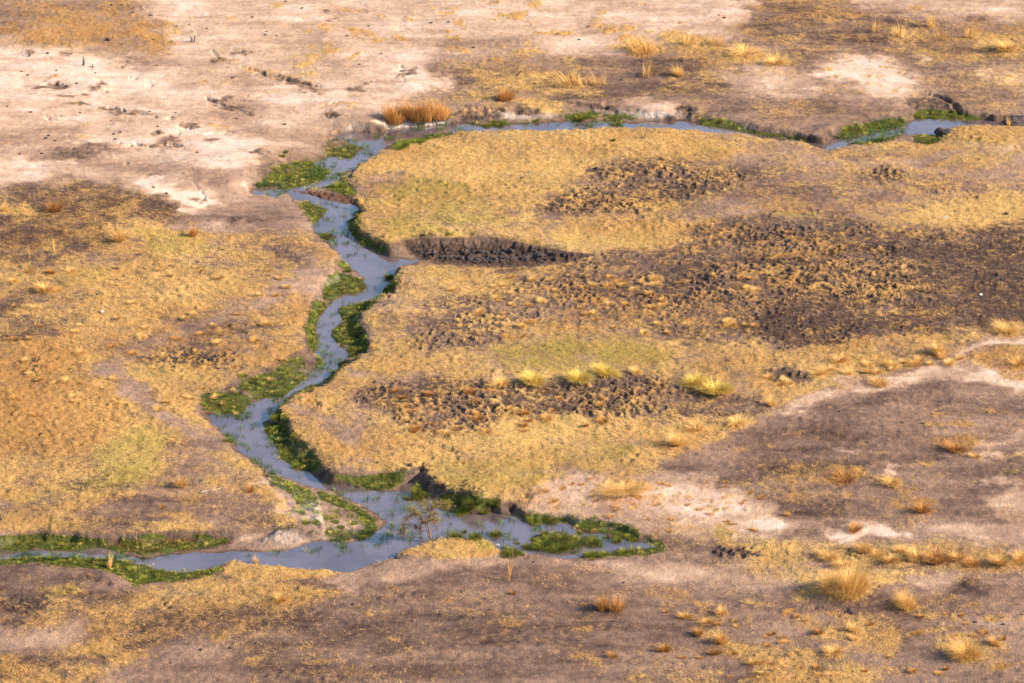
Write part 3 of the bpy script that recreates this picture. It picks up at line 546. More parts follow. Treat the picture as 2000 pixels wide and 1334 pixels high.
# ------------------------------------------------------------------ channel outline: bank top (u, v, height above water)
BANK = [(-900, 1124, 0.30), (-260, 1112, 0.30), (0, 1108, 0.30), (70, 1101, 0.30), (140, 1105, 0.35), (196, 1112, 0.40), (224, 1119, 0.40), (245, 1129, 0.40), (266, 1143, 0.30), (297, 1136, 0.20), (350, 1133, 0.20), (420, 1124, 0.20), (434, 1108, 0.30), (455, 1094, 0.35),
    (507, 1096, 0.40), (546, 1100, 0.35), (595, 1106, 0.30), (647, 1111, 0.20), (679, 1114, 0.12), (696, 1110, 0.10), (730, 1097, 0.12), (767, 1091, 0.20), (780, 1088, 0.35), (778, 1080, 0.45), (788, 1068, 0.50), (805, 1063, 0.50), (842, 1057, 0.50),
    (865, 1049, 0.50), (910, 1049, 0.50), (947, 1050, 0.50), (964, 1059, 0.45), (974, 1077, 0.30), (980, 1088, 0.15), (997, 1089, 0.15), (1014, 1087, 0.25), (1017, 1076, 0.40), (1048, 1077, 0.40), (1089, 1079, 0.35), (1102, 1091, 0.15), (1124, 1093, 0.12),
    (1150, 1091, 0.15), (1184, 1088, 0.15), (1235, 1085, 0.20), (1269, 1080, 0.20), (1303, 1077, 0.20), (1312, 1070, 0.20), (1300, 1058, 0.25), (1277, 1047, 0.30), (1252, 1040, 0.35), (1242, 1029, 0.45), (1218, 1017, 0.45), (1192, 1015, 0.45), (1167, 1010, 0.45),
    (1133, 1008, 0.40), (1099, 1003, 0.35), (1062, 1000, 0.35), (1022, 996, 0.40), (1000, 982, 0.50), (977, 976, 0.60), (955, 968, 0.75), (931, 968, 0.90), (925, 959, 1.00), (910, 953, 1.00), (887, 949, 0.63), (878, 950, 0.63), (865, 941, 0.66), (850, 934, 0.66),
    (846, 924, 0.66), (830, 915, 0.66), (826, 907, 0.60), (805, 910, 0.80), (796, 914, 0.70), (760, 918, 0.65), (722, 919, 0.65), (670, 922, 0.70), (644, 914, 0.75), (640, 902, 0.75), (626, 890, 0.75), (614, 874, 0.75), (600, 860, 0.70), (580, 846, 0.70), (568, 830, 0.70), (568, 820, 0.70),
    (550, 806, 0.70), (548, 797, 0.70), (560, 784, 0.60), (570, 768, 0.60), (596, 762, 0.60), (620, 756, 0.60), (646, 743, 0.65), (656, 727, 0.65), (680, 711, 0.65), (706, 686, 0.70), (734, 685, 0.60), (716, 676, 0.70), (728, 667, 0.70), (716, 651, 0.70), (708, 636, 0.75), (702, 623, 0.75),
    (706, 606, 0.75), (728, 591, 0.75), (740, 575, 0.75), (768, 573, 0.75), (770, 545, 0.75), (776, 527, 0.70), (782, 515, 0.50), (810, 512, 0.30), (826, 509, 0.25), (880, 516, 0.25), (960, 522, 0.25), (1050, 518, 0.30), (1130, 508, 0.35), (1165, 499, 0.40), (1150, 494, 0.40), (1110, 489, 0.50),
    (1080, 483, 0.60), (1040, 473, 0.64), (1000, 462, 0.76), (950, 458, 0.80), (880, 460, 0.80), (820, 458, 0.76), (790, 460, 0.72), (760, 466, 0.80), (740, 464, 0.70), (720, 455, 0.65), (700, 436, 0.65), (710, 414, 0.60), (706, 396, 0.50), (702, 385, 0.30), (695, 370, 0.30), (692, 350, 0.40),
    (692, 326, 0.45), (713, 311, 0.45), (734, 297, 0.40), (762, 287, 0.35), (807, 277, 0.35), (860, 266, 0.35), (888, 258, 0.40), (947, 252, 0.50), (1000, 252, 0.50), (1087, 252, 0.50), (1175, 248, 0.50), (1273, 247, 0.50), (1346, 252, 0.50), (1370, 253, 0.50), (1440, 258, 0.50), (1496, 268, 0.50),
    (1527, 272, 0.50), (1576, 275, 0.50), (1588, 283, 0.40), (1608, 291, 0.30), (1624, 290, 0.30), (1667, 279, 0.35), (1720, 276, 0.35), (1751, 274, 0.30), (1780, 278, 0.30), (1820, 280, 0.30), (1846, 272, 0.30), (1840, 262, 0.35), (1846, 256, 0.40), (1856, 246, 0.55), (1880, 243, 0.55), (1920, 243, 0.50), (1975, 244, 0.45), (2060, 246, 0.45), (2360, 256, 0.50),
    (2360, 240, 0.60), (2030, 226, 0.60), (1975, 224, 0.44), (1940, 220, 0.52), (1902, 214, 0.60), (1867, 206, 0.64), (1849, 199, 0.67), (1807, 196, 0.71), (1779, 196, 0.74), (1769, 208, 0.67), (1737, 220, 0.60), (1716, 220, 0.67), (1678, 228, 0.67), (1640, 237, 0.90), (1604, 262, 0.60), (1580, 260, 0.50),
    (1552, 253, 0.50), (1510, 248, 0.55), (1457, 236, 0.55), (1419, 229, 0.55), (1377, 223, 0.41), (1352, 222, 0.44), (1346, 208, 0.60), (1325, 206, 0.60), (1304, 212, 0.67), (1268, 214, 0.60), (1245, 208, 0.55), (1210, 204, 0.52), (1140, 196, 0.60), (1105, 210, 0.52), (1101, 219, 0.26), (1063, 219, 0.37), (1035, 214, 0.44),
    (1000, 208, 0.67), (960, 210, 0.67), (923, 213, 0.60), (891, 212, 0.67), (884, 229, 0.45), (846, 232, 0.45), (790, 236, 0.45), (752, 240, 0.45), (740, 236, 0.70), (720, 232, 0.90), (685, 234, 0.85), (672, 250, 0.40), (643, 262, 0.12), (638, 270, 0.10), (648, 282, 0.12), (640, 304, 0.14), (610, 314, 0.15),
    (560, 306, 0.20), (545, 312, 0.30), (530, 300, 0.80), (500, 292, 0.90), (508, 318, 0.70), (500, 332, 0.80), (478, 340, 0.80), (470, 352, 0.75), (484, 372, 0.35), (492, 383, 0.30), (520, 381, 0.25), (548, 385, 0.25), (575, 396, 0.30), (590, 402, 0.35), (597, 416, 0.35), (598, 430, 0.40), (584, 446, 0.40), (606, 449, 0.55), (614, 456, 0.60),
    (622, 463, 0.65), (642, 479, 0.65), (655, 487, 0.60), (658, 506, 0.60), (655, 526, 0.65), (638, 538, 0.70), (618, 558, 0.70), (614, 576, 0.65), (607, 588, 0.65), (610, 608, 0.65), (598, 620, 0.65), (594, 636, 0.65), (598, 650, 0.65), (596, 670, 0.60), (578, 680, 0.55), (560, 692, 0.50), (540, 708, 0.50), (500, 724, 0.50),
    (470, 736, 0.50), (455, 745, 0.45), (416, 756, 0.40), (394, 768, 0.40), (386, 790, 0.50), (384, 804, 0.60), (404, 818, 0.60), (416, 830, 0.55), (430, 842, 0.50), (446, 858, 0.50), (450, 872, 0.50), (466, 886, 0.50), (490, 903, 0.50), (518, 928, 0.50), (539, 953, 0.45), (556, 974, 0.40), (577, 996, 0.35), (585, 1010, 0.40), (574, 1018, 0.50),
    (546, 1024, 0.50), (507, 1030, 0.50), (455, 1034, 0.60), (406, 1032, 0.65), (371, 1030, 0.70), (315, 1033, 0.70), (262, 1036, 0.75), (210, 1036, 0.75), (157, 1035, 0.70), (115, 1035, 0.70), (80, 1028, 0.70), (52, 1033, 0.70), (0, 1045, 0.70), (-260, 1058, 0.70), (-900, 1064, 0.70)]
WATER = [
    [(-900, 1084), (-300, 1078), (60, 1074), (80, 1090), (-100, 1094), (-900, 1108)],
    [(1760, 264), (1766, 243), (1785, 232), (1850, 233), (1985, 235), (2360, 246), (2360, 262), (1985, 258), (1880, 262), (1855, 262), (1825, 264), (1790, 262)],
    [(1582, 283), (1600, 273), (1640, 270), (1690, 262), (1765, 245), (1768, 262), (1740, 268), (1700, 276), (1660, 280), (1640, 300), (1610, 308), (1590, 300)],
    [(1255, 236), (1300, 234), (1342, 236), (1372, 246), (1440, 256), (1480, 263), (1530, 271), (1585, 276), (1590, 295), (1540, 290), (1470, 278), (1400, 268), (1255, 264)],
    [(885, 240), (950, 248), (1000, 243), (1060, 241), (1105, 237), (1180, 238), (1245, 242), (1262, 238), (1262, 264), (1000, 272), (880, 276)],
    [(642, 264), (660, 259), (702, 260), (730, 261), (751, 249), (790, 247), (846, 245), (888, 240), (885, 256), (862, 262), (820, 269), (775, 276), (760, 285), (740, 303), (722, 316), (708, 322), (690, 332), (668, 338), (650, 340), (642, 330), (612, 326), (608, 316), (632, 309), (655, 304), (684, 312), (700, 298), (716, 290), (690, 282), (676, 272)],
    [(640, 332), (660, 338), (664, 350), (650, 362), (625, 368), (604, 366), (590, 376), (575, 372), (556, 376), (540, 384), (486, 378), (496, 370), (530, 368), (560, 370), (590, 364), (620, 356), (640, 346)],
    [(560, 372), (600, 380), (640, 392), (690, 398), (705, 408), (700, 420), (680, 430), (684, 452), (700, 474), (720, 486), (745, 496), (765, 502), (800, 510), (822, 504), (826, 510), (800, 520), (784, 530), (772, 548), (757, 556), (746, 574), (730, 584), (705, 590), (682, 597), (662, 602), (662, 614), (672, 628), (657, 640), (648, 652),
     (653, 670), (680, 682), (684, 694), (672, 708), (652, 724), (640, 738), (625, 748), (598, 758), (570, 768), (552, 782), (546, 796), (538, 812), (516, 826), (516, 842), (536, 868), (544, 890), (566, 908), (592, 918), (640, 932), (660, 944), (700, 956), (744, 960),
     (775, 958), (784, 944), (798, 936), (818, 940), (830, 955), (842, 972), (852, 992), (900, 1006), (922, 1000), (946, 1006), (962, 996), (980, 1000), (1000, 998), (1026, 1008), (1040, 1018), (1068, 1018), (1110, 1022), (1119, 1033), (1143, 1038), (1184, 1042), (1200, 1056), (1213, 1055), (1223, 1050), (1252, 1050), (1270, 1062), (1280, 1070),
     (1245, 1071), (1210, 1069), (1194, 1079), (1150, 1076), (1136, 1088), (1109, 1090), (1099, 1090), (1060, 1100), (1010, 1075), (985, 1069), (980, 1100), (960, 1078), (850, 1088), (790, 1120), (700, 1130), (600, 1130), (470, 1120), (441, 1104), (400, 1114), (350, 1118), (310, 1110), (287, 1104), (245, 1094), (196, 1090), (105, 1088), (56, 1091), (35, 1086), (52, 1073), (140, 1077), (192, 1070),
     (224, 1077), (280, 1092), (332, 1083), (402, 1079), (490, 1078), (560, 1076), (605, 1059), (640, 1058), (690, 1058), (720, 1050), (737, 1041), (751, 1020), (742, 1005), (715, 993), (690, 980), (656, 966), (620, 952), (580, 940), (528, 926), (504, 904), (484, 892), (450, 874), (436, 850),
     (418, 828), (408, 808), (424, 810), (476, 808), (484, 792), (510, 780), (550, 776), (566, 762), (592, 744), (604, 726), (636, 708), (616, 692), (624, 670), (618, 650), (620, 628), (632, 608), (650, 590), (666, 584), (672, 576), (700, 574), (716, 560), (708, 542), (698, 534), (678, 520), (660, 506), (656, 488), (640, 474), (620, 456), (606, 440), (626, 425), (640, 408), (606, 396), (572, 388)]]
ISLE = [[(1035, 1052), (1052, 1046), (1090, 1040), (1140, 1050), (1138, 1060), (1118, 1074), (1090, 1078), (1060, 1072), (1038, 1064)], [(1142, 1046), (1170, 1048), (1174, 1058), (1155, 1064), (1142, 1058)],
        [(803, 948), (822, 942), (836, 966), (820, 974), (808, 966)]]
BK = []
for u, v, h in BANK:
    x, y = unproj(u, v, h); BK.append((float(x), float(y), h))
WT = [[tuple(float(c) for c in unproj(u, v, 0)) for u, v in p] for p in WATER]
IS = [[tuple(float(c) for c in unproj(u, v, 0)) for u, v in p] for p in ISLE]

def sdist(x, y, poly):
    d = np.full(x.shape, 1e9, F)
    n = len(poly)
    for i in range(n):
        a, b = poly[i], poly[(i + 1) % n]
        d = np.minimum(d, segd(x, y, a[0], a[1], b[0], b[1]))
    return np.where(inside(x, y, poly), d, -d).astype(F)

# ------------------------------------------------------------------ ground sheet
NX, NY = 1560, 1500
S0, S1 = -0.185, 0.185
Y0, Y1 = 154.0, 325.0
gs = np.linspace(S0, S1, NX)
gy = np.exp(np.linspace(math.log(Y0), math.log(Y1), NY))
es = .0004 * (np.exp(np.linspace(0, math.log(7500), 160)) - .5)
ey_hi = Y1 + .15 * (np.exp(np.linspace(0, math.log(60000), 170)) - .5)
ey_lo = Y0 - .12 * (np.exp(np.linspace(0, math.log(4000), 110)) - .5)
gs_all = np.concatenate([(S0 - es)[::-1], gs, S1 + es])
gy_all = np.concatenate([ey_lo[::-1], gy, ey_hi])
GS, GY = np.meshgrid(gs_all, gy_all)
GX = GS * np.maximum(GY, 100.0)
X = GX.astype(F); Y = GY.astype(F)

def plateau(x, y):
    bx = np.array([b[0] for b in BK]); by = np.array([b[1] for b in BK]); bh = np.array([b[2] for b in BK])
    num = 0; den = 0
    for i in range(len(BK)):
        j = (i + 1) % len(BK)
        L_ = math.hypot(bx[j] - bx[i], by[j] - by[i])
        m = max(1, int(L_ / 1.2)) if L_ < 30 else 2
        for t in range(m):
            q = (t + .5) / m
            dx = x - (bx[i] * (1 - q) + bx[j] * q); dy = y - (by[i] * (1 - q) + by[j] * q)
            wgt = 1 / ((dx * dx + dy * dy) ** 2 + 0.02)
            num = num + wgt * (bh[i] * (1 - q) + bh[j] * q); den = den + wgt
    return num / den, 1 / np.sqrt(np.sqrt(den))

print('heights')
K = 8
cx = X[::K, ::K]; cy = Y[::K, ::K]
ph, pd = plateau(cx, cy)
far = sst(1.0, 14.0, pd)
ph = ph * (1 - far) + (0.85 + 0.5 * (fbm(cx, cy, 0.05, 2, 3) - 0.5)) * far
dC_c = sdist(cx, cy, BK)

def up(c):      # bilinear back to the full grid
    i = np.clip(np.arange(X.shape[0]) / K, 0, c.shape[0] - 1.001); j = np.clip(np.arange(X.shape[1]) / K, 0, c.shape[1] - 1.001)
    ii = i.astype(int); jj = j.astype(int); fi = (i - ii)[:, None]; fj = (j - jj)[None]
    r0 = c[ii]; r1 = c[ii + 1]
    a = r0[:, jj] * (1 - fj) + r0[:, jj + 1] * fj
    b = r1[:, jj] * (1 - fj) + r1[:, jj + 1] * fj
    return (a * (1 - fi) + b * fi).astype(F)
HP = up(ph); DC = up(dC_c)
wx = (fbm(X, Y, 0.9, 3, 5) - 0.5) * 0.8; wy = (fbm(X, Y, 0.9, 3, 9) - 0.5) * 0.8
near = DC > -3.0
DC[near] = sdist(X[near] + wx[near], Y[near] + wy[near], BK)
inC = DC > -0.3
DW = np.full(X.shape, -9, F)
qx = X[inC] + wx[inC] * 0.6; qy = Y[inC] + wy[inC] * 0.6
dw = np.full(qx.shape, -9, F)
for p in WT: dw = np.maximum(dw, sdist(qx, qy, p))
for p in IS: dw = np.minimum(dw, -sdist(qx, qy, p))
DW[inC] = dw
n1 = fbm(X, Y, 0.35, 4, 21); n2 = fbm(X, Y, 1.6, 4, 31); n3 = fbm(X, Y, 5.0, 2, 41)
U0, V0, _ = proj(X, Y, HP)
ris = samp('rise', U0 + (n1 - .5) * 40 + (n2 - .5) * 24, V0 + (n2 - .5) * 14)
HP = HP + np.where(ris < 0, ris * (.35 + 1.3 * sst(.3, .7, n2)), ris) + 0.16 * (fbm(X, Y, 0.16, 3, 77) - 0.5) * sst(0, 3, -DC)
HP = HP - 0.1 * np.exp(np.minimum(DC, 0) / 0.4)
smp = 1 - .55 * sst(.55, .85, samp('pale', U0, V0))
HP = HP + 0.24 * (n1 - 0.5) * sst(.2, 2.5, -DC) + .06 * (n1 - .5) + smp * (0.05 * (n2 - 0.5) + 0.03 * (n3 - 0.5))
shelf = 0.07 + 0.14 * (n2 - 0.35) + 0.06 * (n3 - .5)
shelf = shelf * (1 - .6 * samp('rust', U0, V0))
floor = np.where(DW > 0, -np.minimum(DW * 0.5, 0.35), np.minimum(0.015 - DW * 0.22, np.maximum(shelf, 0.03)))
bw = 0.18 + 0.45 * HP * (0.5 + n1) + 0.25 * (n2 - .5)
gen = samp('gentle', U0, V0)
tt = np.clip(DC / np.maximum(DC + np.maximum(-DW, 0) + .05, .05), 0, 1)
slump = samp('slump', U0, V0)
bw = bw + slump * (.7 + 1.5 * (n1 - .3))
prof = sst(0.0, 1.0, DC / np.maximum(bw, 0.12)) * (1 - gen) + np.minimum(sst(0.0, 1.0, DC / np.maximum(bw, 0.12)), sst(-.05, 1.0, tt ** .8 + .25 * (n2 - .5))) * gen
Z = HP * (1 - prof) + np.minimum(floor, HP) * prof
bankf = (4 * prof * (1 - prof)).astype(F)
Z = Z + bankf * 0.5 * (1 - .65 * samp('mud', U0, V0)) * np.minimum(HP, .8) * (fbm(X, Y, 1.8, 4, 61, .65) - 0.5)
# where the land has cover, what it is
U, V, _ = proj(X, Y, Z)
un = (fbm(X, Y, 0.5, 4, 51, 0.6) - 0.5) * 56; vn_ = (fbm(X, Y, 0.5, 4, 57, 0.6) - 0.5) * 24
inch = sst(-0.1, 0.1, DC); inch_out = 1 - inch
un = un * (1 - .8 * inch); vn_ = vn_ * (1 - .8 * inch)
A = {k: samp(k, U + un, V + vn_) for k in MAP}
A['pale'] = samp('pale', U + un * 2.2, V + vn_ * 1.8)
A['gold'] = np.clip(A['gold'] + (fbm(X, Y, .25, 4, 161) - .5) * 1.3, 0, 1)
A['yg'] = np.clip(A['yg'] + (fbm(X, Y, .3, 4, 171) - .62) * .9, 0, 1)
A['pale'] = np.clip(A['pale'] + (fbm(X * .6, Y, .45, 5, 181, .6) - .5) * .55, 0, 1)
c1 = vn(X * 3.9 + wx, Y * 3.2, 71); c2 = vn(X * 7.6, Y * 6.0 + wx, 73)
cl = sst(0.3, 0.75, 0.55 * c1 + 0.45 * c2)
patch = fbm(X, Y, 0.7, 5, 81, 0.65)
big = fbm(X, Y, 0.12, 3, 87)
cover = A['straw'] * .92 + (patch - 0.5) * 1.35 * (1 - .6 * np.abs(A['straw'] - .5)) + (big - .5) * .8 + A['mud'] * (cl - 0.5) * 0.8
cover = cover - .14 * A['mud']
cover = np.clip(cover, 0, 1) * sst(0.0, 0.15, A['straw'])
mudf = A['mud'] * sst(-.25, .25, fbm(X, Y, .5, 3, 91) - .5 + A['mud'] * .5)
Z = Z + gen * bankf * .22 * (.6 * vn(X * 2.1 + wx * 2, Y * 1.9, 211) + .4 * vn(X * 4.6, Y * 3.6, 213) - .5)
Z = Z + mudf * 0.13 * (.6 + .8 * sst(.35, .65, n1)) * (cl - 0.3) * (1 - 0.5 * sst(.2, .6, DW))
Z = Z + .05 * (1 - .8 * sst(.4, .8, A['pale'])) * (vn(X * 3.4, Y * 2.9, 191) - .5) * (.4 + 1.2 * sst(.4, .6, n1)) * inch_out
tus = sst(.35, .8, vn(X * 1.7 + wx, Y * 1.5 + wy, 151) * .5 + vn(X * 3.7, Y * 3.1, 153) * .5)
smo = sst(.86, .97, samp('straw', U, V)) * (1 - A['mud'])
Z = Z + cover * inch_out * (0.09 * tus * (1 - .75 * smo) + 0.06 * (n3 - .5))
wet = np.maximum(A['wet'] * inch, sst(-0.35, 0.0, DW) * inch) 
wet = np.maximum(wet, inch * (1 - A['green']) * 0.35)
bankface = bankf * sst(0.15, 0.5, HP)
cover = cover * (1 - 0.85 * sst(.3, 1, prof)) * (1 - 0.6 * bankface)
cover = np.where((A['straw'] > .9) & (HP < 0.6) & (DC > 0) & (DC < .3), 0.8, cover)
salt = sst(0.45, 0.95, A['pale']) * inch * bankf

def make_grid(name, X, Y, Z, attrs):
    ny, nx = X.shape
    me = bpy.data.meshes.new(name)
    co = np.empty((ny * nx, 3), F)
    co[:, 0] = X.ravel(); co[:, 1] = Y.ravel(); co[:, 2] = Z.ravel()
    idx = np.arange(ny * nx, dtype=np.int32).reshape(ny, nx)
    q = np.stack([idx[:-1, :-1], idx[:-1, 1:], idx[1:, 1:], idx[1:, :-1]], -1).reshape(-1, 4)
    me.vertices.add(len(co)); me.vertices.foreach_set('co', co.ravel())
    me.loops.add(q.size); me.loops.foreach_set('vertex_index', q.ravel())
    me.polygons.add(len(q))
    me.polygons.foreach_set('loop_start', np.arange(0, q.size, 4, dtype=np.int32))
    me.polygons.foreach_set('use_smooth', np.ones(len(q), bool))
    for k, a in attrs.items():
        at_ = me.attributes.new(k, 'FLOAT', 'POINT')
        at_.data.foreach_set('value', np.ascontiguousarray(a, F).ravel())
    me.update(calc_edges=True)
    o = bpy.data.objects.new(name, me)
    COL.objects.link(o)
    return o
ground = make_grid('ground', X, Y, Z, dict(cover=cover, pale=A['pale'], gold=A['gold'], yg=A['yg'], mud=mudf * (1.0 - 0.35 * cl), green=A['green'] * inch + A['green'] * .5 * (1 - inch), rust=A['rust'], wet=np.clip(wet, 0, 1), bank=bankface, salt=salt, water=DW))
ground['kind'] = 'structure'
ZI = Z[len(ey_lo):len(ey_lo) + NY, len(es):len(es) + NX]
CI = cover[len(ey_lo):len(ey_lo) + NY, len(es):len(es) + NX]
sub = lambda a: a[len(ey_lo):len(ey_lo) + NY, len(es):len(es) + NX]

def gs_(a, x, y):
    fy = (np.log(np.maximum(y, Y0)) - math.log(Y0)) / (math.log(Y1) - math.log(Y0)) * (NY - 1)
    fx = (x / y - S0) / (S1 - S0) * (NX - 1)
    fx = np.clip(fx, 0, NX - 1.001); fy = np.clip(fy, 0, NY - 1.001)
    i = fy.astype(int); j = fx.astype(int); fy = fy - i; fx = fx - j
    return (a[i, j] * (1 - fx) + a[i, j + 1] * fx) * (1 - fy) + (a[i + 1, j] * (1 - fx) + a[i + 1, j + 1] * fx) * fy

def at(u, v):
    z = 0.6
    for _ in range(8):
        x, y = unproj(u, v, z)
        z = 0.5 * z + 0.5 * max(0.0, float(gs_(ZI, np.array([x]), np.array([y]))[0]))
    x, y = unproj(u, v, z)
    z = max(-0.02, float(gs_(ZI, np.array([x]), np.array([y]))[0]))
    return float(x), float(y), z, FPX / float(proj(x, y, z)[2])

# ------------------------------------------------------------------ materials
def mat(name):
    m = bpy.data.materials.new(name); m.use_nodes = True
    n = m.node_tree; b = n.nodes['Principled BSDF']
    return m, n, b

class G:
    def __init__(s, n): s.n = n
    def new(s, t, **kw):
        o = s.n.nodes.new(t)
        for k, v in kw.items(): setattr(o, k, v)
        return o
    def link(s, a, b): s.n.links.new(a, b)
    def val(s, v, sock):
        if isinstance(v, (int, float)): sock.default_value = v
        elif isinstance(v, tuple): sock.default_value = (*v, 1) if len(v) == 3 else v
        else: s.link(v, sock)
    def m(s, op, a, b=0.0, clamp=False):
        o = s.new('ShaderNodeMath', operation=op, use_clamp=clamp)
        s.val(a, o.inputs[0]); s.val(b, o.inputs[1]); return o.outputs[0]
    def mix(s, f, a, b, mode='MIX'):
        o = s.new('ShaderNodeMix', data_type='RGBA', blend_type=mode)
        s.val(f, o.inputs[0]); s.val(a, o.inputs[6]); s.val(b, o.inputs[7]); return o.outputs[2]
    def ss(s, x, a, b):
        o = s.new('ShaderNodeMapRange', interpolation_type='SMOOTHSTEP')
        s.val(x, o.inputs[0]); o.inputs[1].default_value = a; o.inputs[2].default_value = b; return o.outputs[0]
    def attr(s, k): return s.new('ShaderNodeAttribute', attribute_name=k).outputs['Fac']
    def noise(s, scale, det=3, rough=0.55, vec=None, w=0):
        o = s.new('ShaderNodeTexNoise'); o.inputs['Scale'].default_value = scale; o.inputs['Detail'].default_value = det; o.inputs['Roughness'].default_value = rough
        s.link(vec, o.inputs['Vector']); return o.outputs['Fac']
    def m3(s, vec, off):
        o = s.new('ShaderNodeVectorMath', operation='ADD'); s.link(vec, o.inputs[0]); o.inputs[1].default_value = off; return o.outputs[0]
    def ramp(s, x, stops):
        o = s.new('ShaderNodeValToRGB'); r = o.color_ramp
        while len(r.elements) < len(stops): r.elements.new(0.5)
        for e, (p, c) in zip(r.elements, stops): e.position = p; e.color = (*c, 1)
        s.val(x, o.inputs[0]); return o.outputs[0]

mg, n, b = mat('plain_ground')
g = G(n)
co = g.new('ShaderNodeTexCoord').outputs['Object']
fine = g.noise(12.0, 4, 0.72, co); mid = g.noise(1.9, 4, 0.6, co); brd = g.noise(0.28, 3, 0.5, co); hair = g.noise(34.0, 2, 0.6, co)
dfine = g.m('SUBTRACT', fine, 0.5); dmid = g.m('SUBTRACT', mid, 0.5); dbrd = g.m('SUBTRACT', brd, 0.5)
vs = g.new('ShaderNodeVectorMath', operation='MULTIPLY'); g.link(co, vs.inputs[0]); vs.inputs[1].default_value = (0.22, 1.0, 1.0)
dwisp = g.m('SUBTRACT', g.noise(0.8, 5, 0.62, vs.outputs[0]), 0.5)
p = g.m('ADD', g.attr('pale'), g.m('ADD', g.m('MULTIPLY', dmid, 0.55), g.m('ADD', g.m('MULTIPLY', dfine, 0.5), g.m('ADD', g.m('MULTIPLY', dbrd, 0.3), g.m('MULTIPLY', dwisp, 0.65)))), clamp=True)
soil = g.ramp(p, [(0.0, (0.082, 0.047, 0.038)), (0.22, (0.18, 0.113, 0.088)), (0.45, (0.32, 0.208, 0.155)), (0.72, (0.49, 0.33, 0.235)), (1.0, (0.67, 0.53, 0.44))])
straw = g.ramp(g.m('ADD', hair, g.m('MULTIPLY', dmid, 0.5)), [(0.28, (0.24, 0.145, 0.062)), (0.5, (0.58, 0.37, 0.13)), (0.72, (0.82, 0.565, 0.24))])
straw = g.mix(g.m('MULTIPLY', g.ss(brd, .42, .66), 0.45), straw, (0.36, 0.235, 0.12))
straw = g.mix(g.m('MULTIPLY', g.attr('gold'), 0.85), straw, g.ramp(hair, [(0.3, (0.24, 0.12, 0.04)), (0.7, (0.60, 0.33, 0.11))]))
straw = g.mix(g.m('MULTIPLY', g.attr('yg'), 0.8), straw, (0.33, 0.27, 0.055))
straw = g.mix(g.m('MULTIPLY', g.attr('rust'), 0.7), straw, (0.30, 0.13, 0.05))
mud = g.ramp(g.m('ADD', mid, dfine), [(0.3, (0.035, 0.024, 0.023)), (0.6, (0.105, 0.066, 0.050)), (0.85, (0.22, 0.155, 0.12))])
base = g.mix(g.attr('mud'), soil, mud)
cv = g.m('ADD', g.attr('cover'), g.m('ADD', g.m('MULTIPLY', dfine, 2.4), g.m('MULTIPLY', dmid, 0.9)))
base = g.mix(g.ss(cv, 0.22, 0.85), base, straw)
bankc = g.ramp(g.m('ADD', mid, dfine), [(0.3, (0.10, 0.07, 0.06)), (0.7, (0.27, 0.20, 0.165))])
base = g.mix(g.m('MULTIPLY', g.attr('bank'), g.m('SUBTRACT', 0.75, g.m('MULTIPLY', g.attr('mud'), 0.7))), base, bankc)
wetc = g.mix(g.ss(mid, .4, .6), (0.055, 0.036, 0.028), (0.14, 0.085, 0.06))
wetc = g.mix(g.m('MULTIPLY', g.attr('rust'), 0.8), wetc, (0.16, 0.055, 0.03))
base = g.mix(g.m('MULTIPLY', g.attr('wet'), 0.85), base, wetc)
grn = g.ramp(g.m('ADD', fine, dmid), [(0.3, (0.035, 0.045, 0.010)), (0.55, (0.085, 0.10, 0.02)), (0.8, (0.20, 0.19, 0.04))])
base = g.mix(g.ss(g.m('ADD', g.attr('green'), g.m('MULTIPLY', dmid, 0.8)), 0.3, 0.7), base, grn)
base = g.mix(g.m('MULTIPLY', g.attr('salt'), g.ss(fine, .4, .55)), base, (0.72, 0.66, 0.62))
# crumbs of dark soil and flecks of straw on the bare ground
bare = g.m('MULTIPLY', g.m('SUBTRACT', 1.0, g.attr('green'), True), g.m('SUBTRACT', 1.0, g.attr('wet'), True))
crumb = g.noise(6.0, 3, 0.7, co); fleck = g.noise(3.1, 5, 0.75, g.m3(co, (31.0, 7.0, 0.0)))
dens = g.m('MULTIPLY', g.m('SUBTRACT', brd, 0.42), 0.18)
base = g.mix(g.m('MULTIPLY', g.m('MULTIPLY', g.ss(g.m('ADD', crumb, dens), 0.61, 0.68), bare), 0.6), base, (0.10, 0.07, 0.065))
base = g.mix(g.m('MULTIPLY', g.m('MULTIPLY', g.ss(g.m('ADD', fleck, dens), 0.61, 0.67), bare), 0.6), base, (0.58, 0.35, 0.14))
g.link(base, b.inputs['Base Color'])
rg = g.m('SUBTRACT', 0.95, g.m('MULTIPLY', g.attr('wet'), 0.4)); g.link(rg, b.inputs['Roughness'])
b.inputs['Specular IOR Level'].default_value = 0.15
bp = g.new('ShaderNodeBump'); bp.inputs['Distance'].default_value = 0.15
g.link(g.m('SUBTRACT', 0.85, g.m('MULTIPLY', g.ss(g.attr('pale'), .4, .8), 0.45)), bp.inputs['Strength'])
g.link(g.m('ADD', g.m('ADD', fine, g.m('MULTIPLY', hair, 0.35)), g.m('ADD', g.m('MULTIPLY', mid, 0.8), g.m('MULTIPLY', crumb, 0.9))), bp.inputs['Height']); g.link(bp.outputs[0], b.inputs['Normal'])
ground.data.materials.append(mg)

